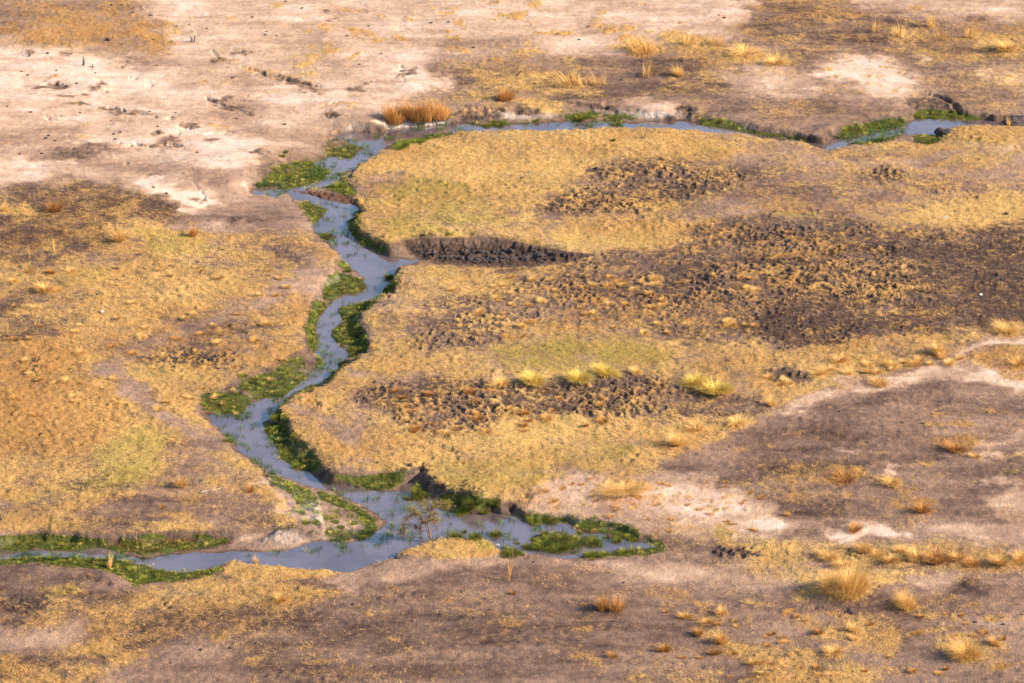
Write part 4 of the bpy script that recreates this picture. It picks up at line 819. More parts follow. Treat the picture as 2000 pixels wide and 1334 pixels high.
mw, n, b = mat('stream_water')
g = G(n)
co = g.new('ShaderNodeTexCoord').outputs['Object']
wn = g.noise(0.25, 3, 0.5, co); wf = g.noise(2.5, 3, 0.6, co)
g.link(g.mix(g.ss(g.m('ADD', wn, g.m('MULTIPLY', g.m('SUBTRACT', wf, .5), .4)), .35, .65), (0.085, 0.058, 0.060), (0.15, 0.115, 0.135)), b.inputs['Base Color'])
g.link(g.m('MULTIPLY', g.ss(g.noise(0.6, 4, .6, co), .5, .62), 0.16), b.inputs['Roughness'])
b.inputs['IOR'].default_value = 3.0
bp = g.new('ShaderNodeBump'); bp.inputs['Distance'].default_value = 0.02; bp.inputs['Strength'].default_value = 0.3
g.link(wf, bp.inputs['Height']); g.link(bp.outputs[0], b.inputs['Normal'])
wxs = np.linspace(-60, 60, 3); wys = np.linspace(150, 330, 3)
WX, WY = np.meshgrid(wxs, wys)
water = make_grid('water', WX.astype(F), WY.astype(F), np.zeros_like(WX, F), {})
water['kind'] = 'structure'
water.data.materials.append(mw)

def blade_mat(name, tr=0.25):
    m = bpy.data.materials.new(name); m.use_nodes = True
    n = m.node_tree; g = G(n)
    out = n.nodes['Material Output']; b = n.nodes['Principled BSDF']
    a = g.new('ShaderNodeVertexColor', layer_name='tint')
    co = g.new('ShaderNodeTexCoord').outputs['Object']
    v = g.mix(0.35, a.outputs[0], g.ramp(g.noise(1.3, 3, .6, co), [(0.3, (0.35, 0.35, 0.35)), (0.7, (0.75, 0.75, 0.75))]), 'OVERLAY')
    g.link(v, b.inputs['Base Color']); b.inputs['Roughness'].default_value = 0.75; b.inputs['Specular IOR Level'].default_value = 0.2
    t = g.new('ShaderNodeBsdfTranslucent'); g.link(v, t.inputs[0])
    mx = g.new('ShaderNodeMixShader'); mx.inputs[0].default_value = tr
    g.link(b.outputs[0], mx.inputs[1]); g.link(t.outputs[0], mx.inputs[2]); g.link(mx.outputs[0], out.inputs[0])
    return m
M_STRAW = blade_mat('dry_straw'); M_GREEN = blade_mat('green_blades', 0.3)

def tri_mesh(name, verts, tris, cols, material):
    me = bpy.data.meshes.new(name)
    me.vertices.add(len(verts)); me.vertices.foreach_set('co', np.ascontiguousarray(verts, F).ravel())
    me.loops.add(tris.size); me.loops.foreach_set('vertex_index', np.ascontiguousarray(tris, np.int32).ravel())
    me.polygons.add(len(tris)); me.polygons.foreach_set('loop_start', np.arange(0, tris.size, 3, dtype=np.int32))
    ca = me.color_attributes.new('tint', 'FLOAT_COLOR', 'POINT')
    c4 = np.ones((len(verts), 4), F); c4[:, :3] = cols
    ca.data.foreach_set('color', c4.ravel())
    me.update(calc_edges=True)
    me.materials.append(material)
    return me

def link(me, name=None):
    o = bpy.data.objects.new(name or me.name, me); COL.objects.link(o); return o

def simple_blades(x, y, z, az, el, ln, wd, col):
    """one triangle per straw"""
    n_ = len(x)
    dx, dy, dz = np.cos(az) * np.cos(el), np.sin(az) * np.cos(el), np.sin(el)
    roll = RNG.uniform(-0.6, 0.6, n_)
    px, py, pz = -np.sin(az) * np.cos(roll), np.cos(az) * np.cos(roll), np.sin(roll)
    v = np.empty((n_, 3, 3), F)
    for k, s in ((0, -.5), (1, .5)):
        v[:, k, 0] = x + px * wd * s; v[:, k, 1] = y + py * wd * s; v[:, k, 2] = z + pz * wd * s
    v[:, 2, 0] = x + dx * ln; v[:, 2, 1] = y + dy * ln; v[:, 2, 2] = z + dz * ln
    c = np.repeat(col[:, None, :], 3, 1)
    return v.reshape(-1, 3), np.arange(n_ * 3).reshape(-1, 3), c.reshape(-1, 3)

def arc_blades(x, y, z, az, lean, ln, wd, col, droop=0.6):
    """bent tapering blade: 5 vertices, 3 triangles. lean: angle from vertical at the root"""
    n_ = len(x)
    face = az + np.pi / 2 + RNG.uniform(-0.7, 0.7, n_)
    px, py = np.cos(face), np.sin(face)
    v = np.empty((n_, 5, 3), F)
    l1 = ln * 0.55; l2 = ln * 0.5
    a1 = lean; a2 = lean + droop * RNG.uniform(0.4, 1.3, n_)
    mx = x + np.cos(az) * np.sin(a1) * l1; my = y + np.sin(az) * np.sin(a1) * l1; mz = z + np.cos(a1) * l1
    tx = mx + np.cos(az) * np.sin(a2) * l2; ty = my + np.sin(az) * np.sin(a2) * l2; tz = mz + np.cos(a2) * l2
    for k, s, w_, (bx, by, bz) in ((0, -.5, 1, (x, y, z)), (1, .5, 1, (x, y, z)), (2, -.5, .8, (mx, my, mz)), (3, .5, .8, (mx, my, mz))):
        v[:, k, 0] = bx + px * wd * s * w_; v[:, k, 1] = by + py * wd * s * w_; v[:, k, 2] = bz
    v[:, 4, 0] = tx; v[:, 4, 1] = ty; v[:, 4, 2] = tz
    base = np.arange(n_)[:, None] * 5
    t = np.concatenate([base + np.array([[0, 1, 3]]), base + np.array([[0, 3, 2]]), base + np.array([[2, 3, 4]])], 0)
    c = np.repeat(col[:, None, :], 5, 1).copy()
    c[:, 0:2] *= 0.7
    return v.reshape(-1, 3), t, c.reshape(-1, 3)

def pick(cols, n_, jit=0.18):
    cols = np.array(cols, F)
    a = cols[RNG.integers(0, len(cols), n_)]; b_ = cols[RNG.integers(0, len(cols), n_)]
    t = RNG.random((n_, 1)).astype(F)
    return (a * t + b_ * (1 - t)) * (1 + RNG.uniform(-jit, jit, (n_, 1)).astype(F))

STRAW = [(0.86, 0.56, 0.19), (0.68, 0.41, 0.12), (0.94, 0.70, 0.33)]
GOLD = [(0.66, 0.35, 0.105), (0.44, 0.21, 0.065), (0.76, 0.45, 0.15)]
YG = [(0.42, 0.36, 0.08), (0.55, 0.45, 0.12), (0.30, 0.28, 0.06)]
RUST = [(0.38, 0.16, 0.05), (0.52, 0.26, 0.085), (0.26, 0.11, 0.045)]
GREEN = [(0.09, 0.12, 0.018), (0.14, 0.17, 0.025), (0.05, 0.07, 0.014), (0.21, 0.20, 0.04), (0.24, 0.17, 0.05)]
LIME = [(0.24, 0.28, 0.03), (0.16, 0.21, 0.025), (0.34, 0.34, 0.05)]
REED = [(0.09, 0.17, 0.045), (0.06, 0.12, 0.035), (0.14, 0.22, 0.06)]

# ------------------------------------------------------------------ dry grass lying over the plain
print('grass')
def spread(n_):
    y = Y0 + 2 + (Y1 - Y0 - 6) * RNG.random(n_)
    s = S0 + (S1 - S0) * RNG.random(n_)
    keep = RNG.random(n_) < y / Y1
    return (s * y)[keep], y[keep]
x, y = spread(6400000)
cvr = gs_(CI, x, y)
pt = fbm(x, y, 1.7, 4, 101, .75)
k = RNG.random(len(x)) < np.clip(cvr * (1.1 + .25 * gs_(sub(smo), x, y)) - 0.14 + (pt - .5) * 1.7 * (cvr > .05), 0, 1) * 0.66
x, y = x[k], y[k]
z = gs_(ZI, x, y)
gold = gs_(sub(A['gold']), x, y); yg = gs_(sub(A['yg']), x, y); rust = gs_(sub(A['rust']), x, y)
col = pick(STRAW, len(x))
r = RNG.random(len(x))
m_ = r < gold * .95; col[m_] = pick(GOLD, int(m_.sum()))
r = RNG.random(len(x))
m_ = r < yg * .9; col[m_] = pick(YG, int(m_.sum()))
r = RNG.random(len(x))
m_ = r < rust * .8; col[m_] = pick(RUST, int(m_.sum()))
n_ = len(x)
print('straws', n_)
fl = fbm(x, y, .12, 2, 131) * 9
az = np.where(RNG.random(n_) < .5, fl + RNG.normal(0, .5, n_), RNG.uniform(0, 2 * np.pi, n_))
v, t, c = simple_blades(x, y, z - 0.005, az, np.abs(RNG.normal(0.25, 0.3, n_)), RNG.uniform(.08, .28, n_), RNG.uniform(.010, .024, n_), col)
o = link(tri_mesh('dry_grass', v, t, c, M_STRAW))
o['kind'] = 'stuff'; o['label'] = 'short dry straw lying matted over the golden flats'; o['category'] = 'dry grass'

# ------------------------------------------------------------------ green growth in the channel
def clustered(nc, mapk, per, rad, seed, thr=0.0, gate=None):
    u = RNG.uniform(-40, 2040, nc); vv = RNG.uniform(150, 1180, nc)
    wgt = np.ones(nc)
    x, y = unproj(u, vv, 0.12)
    # uniform over the ground: thin the far rows
    k = RNG.random(nc) < (y / 300.0) ** 2.0
    x, y = x[k], y[k]
    z = np.maximum(gs_(ZI, x, y), 0.0)
    U_, V_, _ = proj(x, y, z)
    j = (fbm(x, y, .8, 3, seed) - .5)
    d = samp(mapk, U_ + j * 14, V_ + j * 8)
    wt_ = gs_(sub(DC), x, y)
    gr = gs_(sub(DW), x, y)
    ok = RNG.random(len(x)) < np.clip(d * .95 + (fbm(x, y, 1.5, 3, seed + 5, .65) - .53) * 2.4 * (d > .04), 0, 1)
    ok &= wt_ > -0.35
    if gate == 'land': ok &= gr < 0.3
    x, y = x[ok], y[ok]
    return x, y
def green_mass(name, mapk, nc, per, rad, hgt, lean, pal, seed, label, cat, gate=None, wd=(.010, .022), ygpal=None):
    x, y = clustered(nc, mapk, per, rad, seed, gate=gate)
    n0 = len(x)
    if n0 == 0: return
    sz = RNG.uniform(.5, 1.25, n0)
    cx_ = np.repeat(x, per); cy_ = np.repeat(y, per); s_ = np.repeat(sz, per)
    N = len(cx_)
    a = RNG.uniform(0, 2 * np.pi, N); rr = np.sqrt(RNG.random(N)) * rad * s_
    bx = cx_ + np.cos(a) * rr; by = cy_ + np.sin(a) * rr
    bz = np.maximum(gs_(ZI, bx, by), -0.05) - 0.01
    tone = np.repeat(RNG.uniform(.65, 1.75 if mapk == 'green' else 1.2, n0) * (.6 + .8 * fbm(x, y, .7, 3, seed + 9)), per)[:, None]
    colr = pick(pal, N)
    U_, V_, _ = proj(bx, by, np.maximum(bz, 0))
    ygv = samp('yg', U_, V_)
    if ygpal is not None:
        m_ = np.repeat(RNG.random(n0), per) < ygv * 0.9 + .12; colr[m_] = pick(ygpal, int(m_.sum()))
    ru = samp('rust', U_, V_)
    m_ = RNG.random(N) < ru * .8; colr[m_] = pick(RUST, int(m_.sum()))
    m_ = np.repeat(RNG.random(n0), per) < (.2 if mapk == 'green' else .03); colr[m_] = pick(YG, int(m_.sum()))
    colr = colr * tone
    h = RNG.uniform(.6, 1.1, N) * hgt * s_
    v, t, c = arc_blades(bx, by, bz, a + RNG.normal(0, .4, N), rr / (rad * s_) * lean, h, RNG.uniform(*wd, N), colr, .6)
    o = link(tri_mesh(name, v, t, c, M_GREEN)); print(name, N)
    o['kind'] = 'stuff'; o['label'] = label; o['category'] = cat
green_mass('stream_grass', 'green', 150000, 30, .15, .20, 0.9, GREEN, 201, 'low green grass carpeting the muddy shelves along the stream', 'grass', ygpal=LIME, gate='land')
green_mass('water_reeds', 'reed', 200000, 14, .16, .36, 0.4, REED, 231, 'thin bluish-green reeds standing out of the shallow water', 'reeds', wd=(.012, .024))

# ------------------------------------------------------------------ separate plants
def tuft_mesh(name, n_, pal, rad, lean, seed, wd=.02, material=None, droop=.6, tall=0.2, aspect=1.0):
    """a clump one metre across and one metre high, rooted at the origin"""
    a = RNG.uniform(0, 2 * np.pi, n_); q = np.sqrt(RNG.random(n_)); rr = q * rad
    h = RNG.uniform(.45, .85, n_); m_ = RNG.random(n_) < tall; h[m_] = RNG.uniform(.85, 1.15, int(m_.sum()))
    ln_ = np.where(m_, lean * .45, lean) * (0.25 + 0.75 * q)
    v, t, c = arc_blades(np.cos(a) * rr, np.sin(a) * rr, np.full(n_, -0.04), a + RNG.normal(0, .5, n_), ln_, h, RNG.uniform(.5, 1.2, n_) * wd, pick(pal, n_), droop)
    v[:, 0] += v[:, 2] * .28 * (v[:, 2] > 0); v[:, 1] += .12 * v[:, 2] ** 2
    return tri_mesh(name, v, t, c, material or M_STRAW)
def mesh_set(name, k, *a, **kw): return [tuft_mesh(name, *a, seed=i, **kw) for i in range(k)]
TM = {
    'gold': mesh_set('gold_tuft', 3, 420, STRAW + GOLD, .26, 1.0, wd=.022, tall=.12),
    'straw': mesh_set('straw_tuft', 3, 420, STRAW, .26, 1.0, wd=.022, tall=.15),
    'brown': mesh_set('brown_tuft', 2, 420, GOLD + RUST, .28, .8, wd=.022, tall=.15),
    'rust': mesh_set('rust_clump', 2, 900, RUST + GOLD, .40, .5, wd=.018, tall=.15, droop=.3),
    'yellow': mesh_set('yellow_tuft', 2, 900, [(0.78, .57, .14), (0.60, .46, .10), (.85, .64, .22)], .34, .9, wd=.022, tall=.1),
    'stalks': mesh_set('stalks', 3, 26, STRAW + GOLD, .08, .45, wd=.028, tall=.8, droop=.25),
    'thin': mesh_set('thin_stalks', 3, 70, STRAW + GOLD, .40, .3, wd=.024, tall=.6, droop=.3),
    'mat': mesh_set('flat_tuft', 2, 260, GOLD, .38, 1.25, wd=.03, tall=0.0),
    'big': mesh_set('shaggy_tuft', 2, 1500, STRAW + GOLD + [(0.80, .60, .18)], .30, 1.0, wd=.0085, tall=.25, droop=.7),
    'mound': mesh_set('straw_mound', 1, 2200, STRAW + GOLD[2:], .42, 1.2, wd=.009, tall=.0, droop=.8),
    'green': mesh_set('green_tussock', 3, 700, GREEN + [LIME[1]], .33, 1.15, wd=.022, tall=.05, material=M_GREEN),
    'lime': mesh_set('lime_tussock', 2, 700, LIME + [GREEN[1]], .33, 1.15, wd=.022, tall=.05, material=M_GREEN),
}
def plant(kind, u, v, wpx, hpx, label, name='grass_tuft', cat='grass tuft', group=None):
    x, y, z, s = at(u, v)
    o = bpy.data.objects.new(name, random.choice(TM[kind])); COL.objects.link(o)
    w_ = wpx / s
    h_ = hpx / s / 0.93
    o.location = (x, y, z); o.scale = (w_ * 0.72, w_ * 0.72, h_); o.rotation_euler = (random.uniform(-.18, .18), random.uniform(-.18, .18), random.uniform(0, 6.28))
    k_ = random.uniform(.8, 1.25); o.scale.x *= k_; o.scale.y /= k_
    o['label'] = label; o['category'] = cat
    if group: o['group'] = group
    return o
g1 = 'single large dry grass tufts'
for a in [
    ('big', 1660, 1160, 88, 70, 'biggest pale gold grass tuft, tall and shaggy, beside a dark mound in the lower right'),
    ('big', 1625, 1152, 76, 40, 'drooping gold tuft on the shaded left flank of the biggest tuft'),
    ('big', 1770, 1188, 50, 40, 'straw tuft with upright stalks on a round golden patch below the dark mound'),
    ('big', 1890, 1282, 70, 42, 'shaggy orange-brown tuft near the bottom right corner'),
    ('gold', 1940, 1256, 30, 18, 'small orange tuft just behind the shaggy one near the bottom right corner'),
    ('brown', 1175, 1190, 40, 40, 'left half of the isolated dark brown tuft pair on bare soil'),
    ('brown', 1203, 1193, 44, 36, 'right half of the isolated dark brown tuft pair, orange at its edge'),
    ('brown', 1299, 1272, 36, 22, 'small brown tuft alone on bare soil, lower than the brown tuft pair'),
    ('brown', 1198, 1283, 26, 12, 'tiny low brown tuft on bare soil near the bottom'),
    ('gold', 1408, 1200, 34, 20, 'rounded orange tuft uppermost in the chain of tufts on the lower right'),
    ('brown', 1362, 1240, 34, 20, 'dark brown tuft casting a shadow to the left in the chain of tufts'),
    ('gold', 1408, 1256, 40, 34, 'tall golden tuft in the middle of the chain of tufts'),
    ('brown', 1395, 1278, 36, 18, 'brown tuft lowest in the chain of tufts'),
    ('gold', 1340, 1206, 40, 16, 'low orange tuft at the left start of the chain of tufts'),
    ('gold', 1385, 1216, 36, 14, 'low orange tuft joining the chain of tufts'),
    ('gold', 1470, 1296, 30, 14, 'golden tuft with a dark shadow near the bottom edge'),
    ('straw', 1665, 1232, 34, 22, 'bright pointed straw tuft on the lower right slope'),
    ('brown', 1598, 1236, 34, 12, 'low rust tuft left of the bright pointed tuft'),
    ('gold', 1630, 1276, 50, 22, 'wide golden tuft under the bright pointed tuft'),
    ('stalks', 993, 1134, 30, 40, 'few splayed stalks of dry grass rising from bare soil below the pond'),
    ('brown', 1003, 1160, 16, 9, 'tiny brown tuft below the splayed stalks'),
    ('gold', 548, 1174, 36, 26, 'golden tuft on the dark soil below the left arm of the stream'),
    ('straw', 213, 1110, 14, 38, 'narrow upright straw tuft in the green bank at the lower left'),
    ('straw', 499, 1098, 14, 22, 'narrow straw tuft on the grassy lip above the left arm'),
    ('brown', 1668, 1036, 40, 18, 'rust coloured tuft on the small white salt pan'),
    ('gold', 1540, 1008, 16, 16, 'small orange tuft at the right tip of the large white pan'),
    ('straw', 1832, 688, 44, 32, 'pale tuft on the crest right of centre with a spiky top'),
    ('straw', 1968, 650, 54, 26, 'wide pale tuft at the right edge beside the white track'),
    ('gold', 1640, 706, 40, 18, 'golden tuft on the crest left of the spiky pale tuft'),
    ('gold', 1718, 752, 50, 20, 'orange tuft on the rim of the grey soil lobe'),
    ('gold', 1990, 712, 50, 24, 'orange tuft at the right edge below the white track'),
    ('straw', 1325, 868, 50, 36, 'shaggy straw tuft on the lower rim of the trampled mud'),
    ('straw', 1360, 840, 46, 24, 'straw tuft just above the shaggy one on the mud rim'),
    ('straw', 1440, 830, 46, 20, 'straw tuft on the right corner of the mud rim'),
    ('straw', 1505, 792, 24, 30, 'upright straw tuft between the mud and the grey lobe'),
    ('yellow', 1395, 766, 70, 32, 'bright yellow-green tussock at the right end of the trampled mud'),
    ('yellow', 1358, 752, 60, 26, 'yellow-green tussock joined to the bright one by the mud'),
    ('yellow', 1185, 732, 50, 24, 'round yellow tussock, rightmost of those above the mud'),
    ('yellow', 1130, 742, 60, 26, 'yellow tussock second from the right above the mud'),
    ('yellow', 1045, 748, 46, 28, 'yellow tussock in the middle above the mud'),
    ('straw', 978, 752, 46, 20, 'pale tussock, leftmost of those above the mud'),
    ('straw', 1243, 728, 30, 16, 'small pale tussock right of the round yellow one'),
    ('rust', 770, 238, 56, 34, 'left end of the rust-red grass hedge on the white bank'),
    ('rust', 812, 234, 60, 34, 'middle of the rust-red grass hedge on the white bank'),
    ('rust', 858, 237, 58, 36, 'right end of the rust-red grass hedge on the white bank'),
    ('rust', 832, 236, 40, 40, 'tallest golden-topped stretch of the rust-red grass hedge'),
    ('rust', 985, 196, 48, 26, 'rust-red grass clump alone on the slope right of the hedge'),
    ('gold', 1255, 104, 70, 24, 'broad golden clump with stalks on the dark band of the upper plain'),
    ('thin', 1250, 100, 70, 32, 'thin upright stalks over the broad golden clump on the upper plain'),
    ('straw', 1325, 148, 36, 28, 'pale upright clump on the dark upper plain'),
    ('thin', 1262, 148, 40, 26, 'thin stalks left of the pale upright clump on the upper plain'),
    ('thin', 1120, 166, 80, 28, 'wide group of thin golden stalks above the stream bank'),
    ('thin', 1170, 164, 50, 20, 'short golden stalks right of the wide group above the bank'),
    ('straw', 1515, 124, 50, 22, 'bright straw clump with a spike at the right end of the golden band'),
    ('straw', 1450, 108, 70, 20, 'bright straw clump in the golden band of the upper plain'),
    ('thin', 1345, 88, 50, 22, 'thin stalks at the left end of the golden band'),
    ('thin', 1400, 86, 50, 20, 'thin stalks in the middle of the golden band'),
    ('thin', 1710, 62, 30, 26, 'leftmost thin stalks on the top right plain'),
    ('thin', 1755, 72, 44, 26, 'paired thin stalks on the top right plain'),
    ('thin', 1820, 54, 34, 26, 'thin stalks near the pale strip at the top right'),
    ('thin', 1838, 74, 44, 20, 'brownish stalks in the middle of the top right plain'),
    ('thin', 1892, 72, 30, 20, 'thin stalks left of the gold patch at the right edge'),
    ('gold', 1965, 96, 60, 24, 'golden clump with a dark foot at the right edge of the upper plain'),
    ('brown', 105, 412, 50, 30, 'brown bristly clump on the dark soil at the left'),
    ('straw', 8, 412, 20, 26, 'pale stalks at the left edge beside the dark soil'),
    ('stalks', 43, 414, 16, 30, 'narrow pale stalks left of the brown bristly clump'),
    ('stalks', 107, 494, 26, 32, 'splayed stalks on the dark soil at the left'),
    ('stalks', 58, 508, 12, 34, 'thin leaning stalks left of the splayed ones'),
    ('stalks', 81, 510, 10, 22, 'short reddish stalks between the leaning and splayed ones'),
    ('stalks', 16, 530, 8, 30, 'single upright reddish stalk at the left edge'),
    ('gold', 235, 470, 40, 38, 'tall gold-brown tuft at the head of the left meadow'),
    ('brown', 376, 462, 26, 28, 'brown tuft with a shadow above the greenish patch'),
    ('stalks', 248, 424, 12, 26, 'small spire of grass at the edge of the dark soil'),
    ('stalks', 315, 525, 18, 34, 'sparse pale stalks in the left meadow'),
    ('brown', 100, 534, 22, 14, 'small dark tuft near the reddish stalk'),
    ('gold', 90, 568, 50, 22, 'wide golden tuft in the left meadow'),
    ('stalks', 15, 652, 14, 26, 'upright stalks at the left edge halfway down'),
    ('gold', 352, 950, 40, 30, 'golden bushy tuft beside a bare twig on the lower left soil'),
    ('brown', 488, 960, 26, 12, 'small brown tuft on bare soil near the bend'),
    ('brown', 317, 993, 18, 7, 'low dark tuft on the bare soil of the lower left'),
    ('mound', 1220, 958, 90, 20, 'round straw mound in the upper part of the large white pan'),
    ('brown', 1800, 998, 50, 22, 'rust tuft on the soil right of the small white pan'),
    ('brown', 1650, 940, 60, 18, 'rust tuft in the middle of the grey soil lobe'),
    ('gold', 1740, 944, 50, 16, 'orange tuft right of the rust one on the grey lobe'),
    ('brown', 1868, 880, 60, 20, 'rust tuft on the right of the grey soil lobe'),
    ('gold', 1905, 893, 26, 12, 'small orange tuft right of the rust one by the white streak'),
    ('straw', 1970, 246, 10, 26, 'single pale stalk clump at the far end of the upper pool'),
    ('gold', 1700, 284, 10, 10, 'small dry tuft below the green reeds of the upper stream'),
    ('straw', 728, 680, 12, 20, 'dry stalks on the right bank at the narrows'),
    ('straw', 705, 402, 14, 26, 'pale stalks on the bank corner above the pool'),
]:
    plant(*a, group=None)
for (u, v, w_, h_) in [(1620, 1090, 50, 18), (1690, 1076, 44, 22), (1740, 1096, 50, 20), (1790, 1090, 50, 26), (1830, 1098, 56, 28), (1870, 1092, 44, 22), (1950, 1100, 60, 24), (1990, 1096, 40, 24), (1715, 1088, 40, 18), (1650, 1104, 50, 16), (1900, 1104, 40, 16), (1760, 1078, 30, 16)]:
    plant(random.choice(['gold', 'gold', 'brown']), u, v, w_, h_, 'bushy golden tuft in the long grassy band at the right below the white pans', group='tufts of the golden band below the white pans')
for i in range(26):
    u = random.uniform(1500, 1880); v = 700 + (1880 - u) * 0.13 + random.uniform(-14, 10)
    plant(random.choice(['gold', 'straw']), u, v, random.uniform(18, 34), random.uniform(9, 16), 'small dry tuft along the grassy crest above the grey soil lobe', group='small tufts along the grassy crest')
for i in range(70):
    u = random.uniform(20, 560); v = random.uniform(520, 820)
    plant(random.choice(['gold', 'straw', 'mat']), u, v, random.uniform(12, 30), random.uniform(6, 12), 'small low tuft among the matted straw of the left meadow', group='low tufts of the left meadow')
for i in range(60):
    u = random.uniform(880, 1480); v = random.uniform(540, 660)
    plant(random.choice(['gold', 'straw', 'mat']), u, v, random.uniform(12, 28), random.uniform(6, 12), 'small low tuft between mud clods in the middle of the trampled ground', group='low tufts of the trampled ground')
for i in range(34):
    u = random.uniform(760, 1220); v = random.uniform(760, 850)
    plant(random.choice(['gold', 'brown', 'mat']), u, v, random.uniform(14, 30), random.uniform(7, 13), 'small brownish tuft in the lower patch of trampled mud', group='brown tufts of the lower mud patch')
for i in range(46):
    u = random.uniform(1300, 1980); v = random.uniform(1190, 1325)
    plant(random.choice(['gold', 'brown', 'mat']), u, v, random.uniform(12, 28), random.uniform(5, 10), 'small low orange tuft scattered over the soil of the lower right', group='low tufts of the lower right')
for i in range(40):
    u = random.uniform(1060, 1500); v = random.uniform(930, 1040)
    plant('mat', u, v, random.uniform(10, 20), random.uniform(4, 7), 'tiny brown mat of grass on the large white pan', group='tiny mats on the white pan')
g2 = 'green tussocks in the water'
for a in [
    ('green', 968, 1046, 28, 20, 'round green tussock alone in open water'),
    ('green', 928, 1050, 26, 18, 'dark green tussock behind the grassy spit'),
    ('green', 890, 1049, 36, 22, 'green tussock beside the thorn tree'),
    ('green', 815, 966, 28, 22, 'green tussock in the water above the thorn tree'),
    ('green', 826, 972, 30, 14, 'lower green tussock joined to the one above the thorn tree'),
    ('green', 800, 974, 22, 9, 'small low green tussock left of the ones above the thorn tree'),
    ('lime', 948, 1002, 18, 13, 'small bright lime tussock under the dark cut bank'),
    ('lime', 928, 997, 16, 10, 'smallest lime tussock under the dark cut bank'),
    ('lime', 905, 1000, 36, 18, 'wide lime tussock under the dark cut bank'),
    ('green', 880, 986, 36, 16, 'dark green tussock at the left under the cut bank'),
    ('green', 925, 986, 40, 20, 'dark green tussock against the middle of the cut bank'),
    ('green', 968, 990, 26, 16, 'green tussock at the right under the cut bank'),
    ('lime', 1042, 1017, 34, 16, 'bright green tussock at the mouth of the right inlet'),
    ('green', 1075, 1018, 32, 16, 'green tussock beside the bright one at the inlet mouth'),
    ('green', 1062, 1046, 22, 20, 'upright tussock at the top of the green islet'),
    ('green', 1095, 1054, 50, 16, 'broad tussock on the back of the green islet'),
    ('lime', 1060, 1066, 50, 16, 'bright tussock on the left front of the green islet'),
    ('green', 1120, 1066, 44, 16, 'tussock on the right of the green islet'),
    ('green', 1090, 1074, 40, 14, 'tussock on the front of the green islet'),
    ('green', 1158, 1060, 36, 18, 'small separate islet tussock right of the green islet'),
    ('green', 1205, 1058, 22, 14, 'tussock in the narrow end of the inlet'),
    ('green', 1130, 1042, 16, 8, 'tiny islet tussock under the far shore of the inlet, left one'),
    ('green', 1186, 1050, 14, 7, 'tiny islet tussock between the small islet and the far shore'),
    ('lime', 1232, 1049, 24, 10, 'bright tussock at the water edge of the far shore near the inlet tip'),
    ('green', 1010, 1062, 12, 6, 'tiny islet tussock in open water behind the dry mound'),
    ('green', 1120, 1080, 12, 5, 'tiny tussock in the near pool of the inlet'),
    ('green', 906, 1040, 14, 9, 'small tussock just behind the grassy spit'),
    ('lime', 1150, 1086, 26, 12, 'bright tussock on the near shore of the inlet'),
    ('lime', 1180, 1084, 26, 12, 'bright tussock second along the near shore of the inlet'),
    ('lime', 1220, 1080, 26, 12, 'bright tussock third along the near shore of the inlet'),
    ('green', 1000, 1084, 44, 18, 'dark tussock between the grassy spit and the small dry mound'),
    ('green', 1030, 1070, 26, 14, 'green tussock behind the small dry mound'),
    ('green', 1238, 1056, 14, 7, 'tiny tussock in the last pool of the inlet'),
    ('green', 680, 530, 14, 8, 'dark tuft at the point above the green shelf'),
    ('green', 762, 544, 24, 18, 'dark green tussock on the right bank above the narrows'),
    ('lime', 580, 912, 22, 14, 'bright tussock at the foot of the green bank strip'),
    ('green', 542, 820, 30, 18, 'dark tussock below the narrows on the right bank'),
    ('green', 642, 462, 36, 12, 'green island of grass in the upper pool'),
    ('lime', 557, 298, 14, 8, 'small lime tuft at the foot of the pale slope'),
    ('lime', 552, 306, 14, 8, 'second small lime tuft at the foot of the pale slope'),
    ('green', 974, 247, 24, 11, 'small green tussock under the crumbling far bank'),
    ('lime', 952, 247, 18, 7, 'low bright tussock left of the one under the far bank'),
    ('lime', 1048, 236, 14, 7, 'tiny bright tuft below the white bank face'),
    ('lime', 1140, 232, 40, 12, 'bright strip of grass at the far bank'),
    ('green', 1205, 244, 24, 10, 'green tussock in the far water'),
    ('green', 1198, 275, 12, 8, 'small green seedling alone on the straw above the peninsula'),
    ('lime', 785, 286, 34, 10, 'bright tussock at the left end of the far near-bank strip'),
    ('lime', 815, 278, 30, 10, 'bright tussock in the middle of the far near-bank strip'),
    ('green', 1818, 276, 40, 9, 'green tussock in the hollow beside the upper pool'),
    ('lime', 660, 366, 26, 12, 'bright lime tussock beside the brown mud bar'),
]:
    plant(*a, name='green_tussock', cat='tussock')

# ------------------------------------------------------------------ clods and stones
def rock_mesh(name, seed, sub_=3, rough=.25):
    import bmesh
    bm = bmesh.new(); bmesh.ops.create_icosphere(bm, subdivisions=sub_, radius=.5)
    rr = random.Random(seed); ph_ = [rr.uniform(0, 6) for _ in range(9)]
    for v_ in bm.verts:
        c_ = v_.co.copy()
        d_ = 1 + rough * (math.sin(c_.x * 7 + ph_[0]) * math.sin(c_.y * 6 + ph_[1]) + .6 * math.sin(c_.z * 11 + ph_[2]) * math.sin(c_.x * 13 + ph_[3]) + .35 * math.sin(c_.y * 23 + ph_[4]) * math.sin(c_.z * 19 + ph_[5]))
        v_.co = c_ * d_
        v_.co.z = max(v_.co.z, -.2)
    me = bpy.data.meshes.new(name); bm.to_mesh(me); bm.free()
    return me
def earth_mat(name, c0, c1, sc=9):
    m, n, b = mat(name); g = G(n)
    co = g.new('ShaderNodeTexCoord').outputs['Object']
    f_ = g.noise(sc, 4, .65, co)
    g.link(g.ramp(f_, [(.35, c0), (.65, c1)]), b.inputs['Base Color']); b.inputs['Roughness'].default_value = .95
    bp = g.new('ShaderNodeBump'); bp.inputs['Distance'].default_value = .03; g.link(f_, bp.inputs['Height']); g.link(bp.outputs[0], b.inputs['Normal'])
    return m
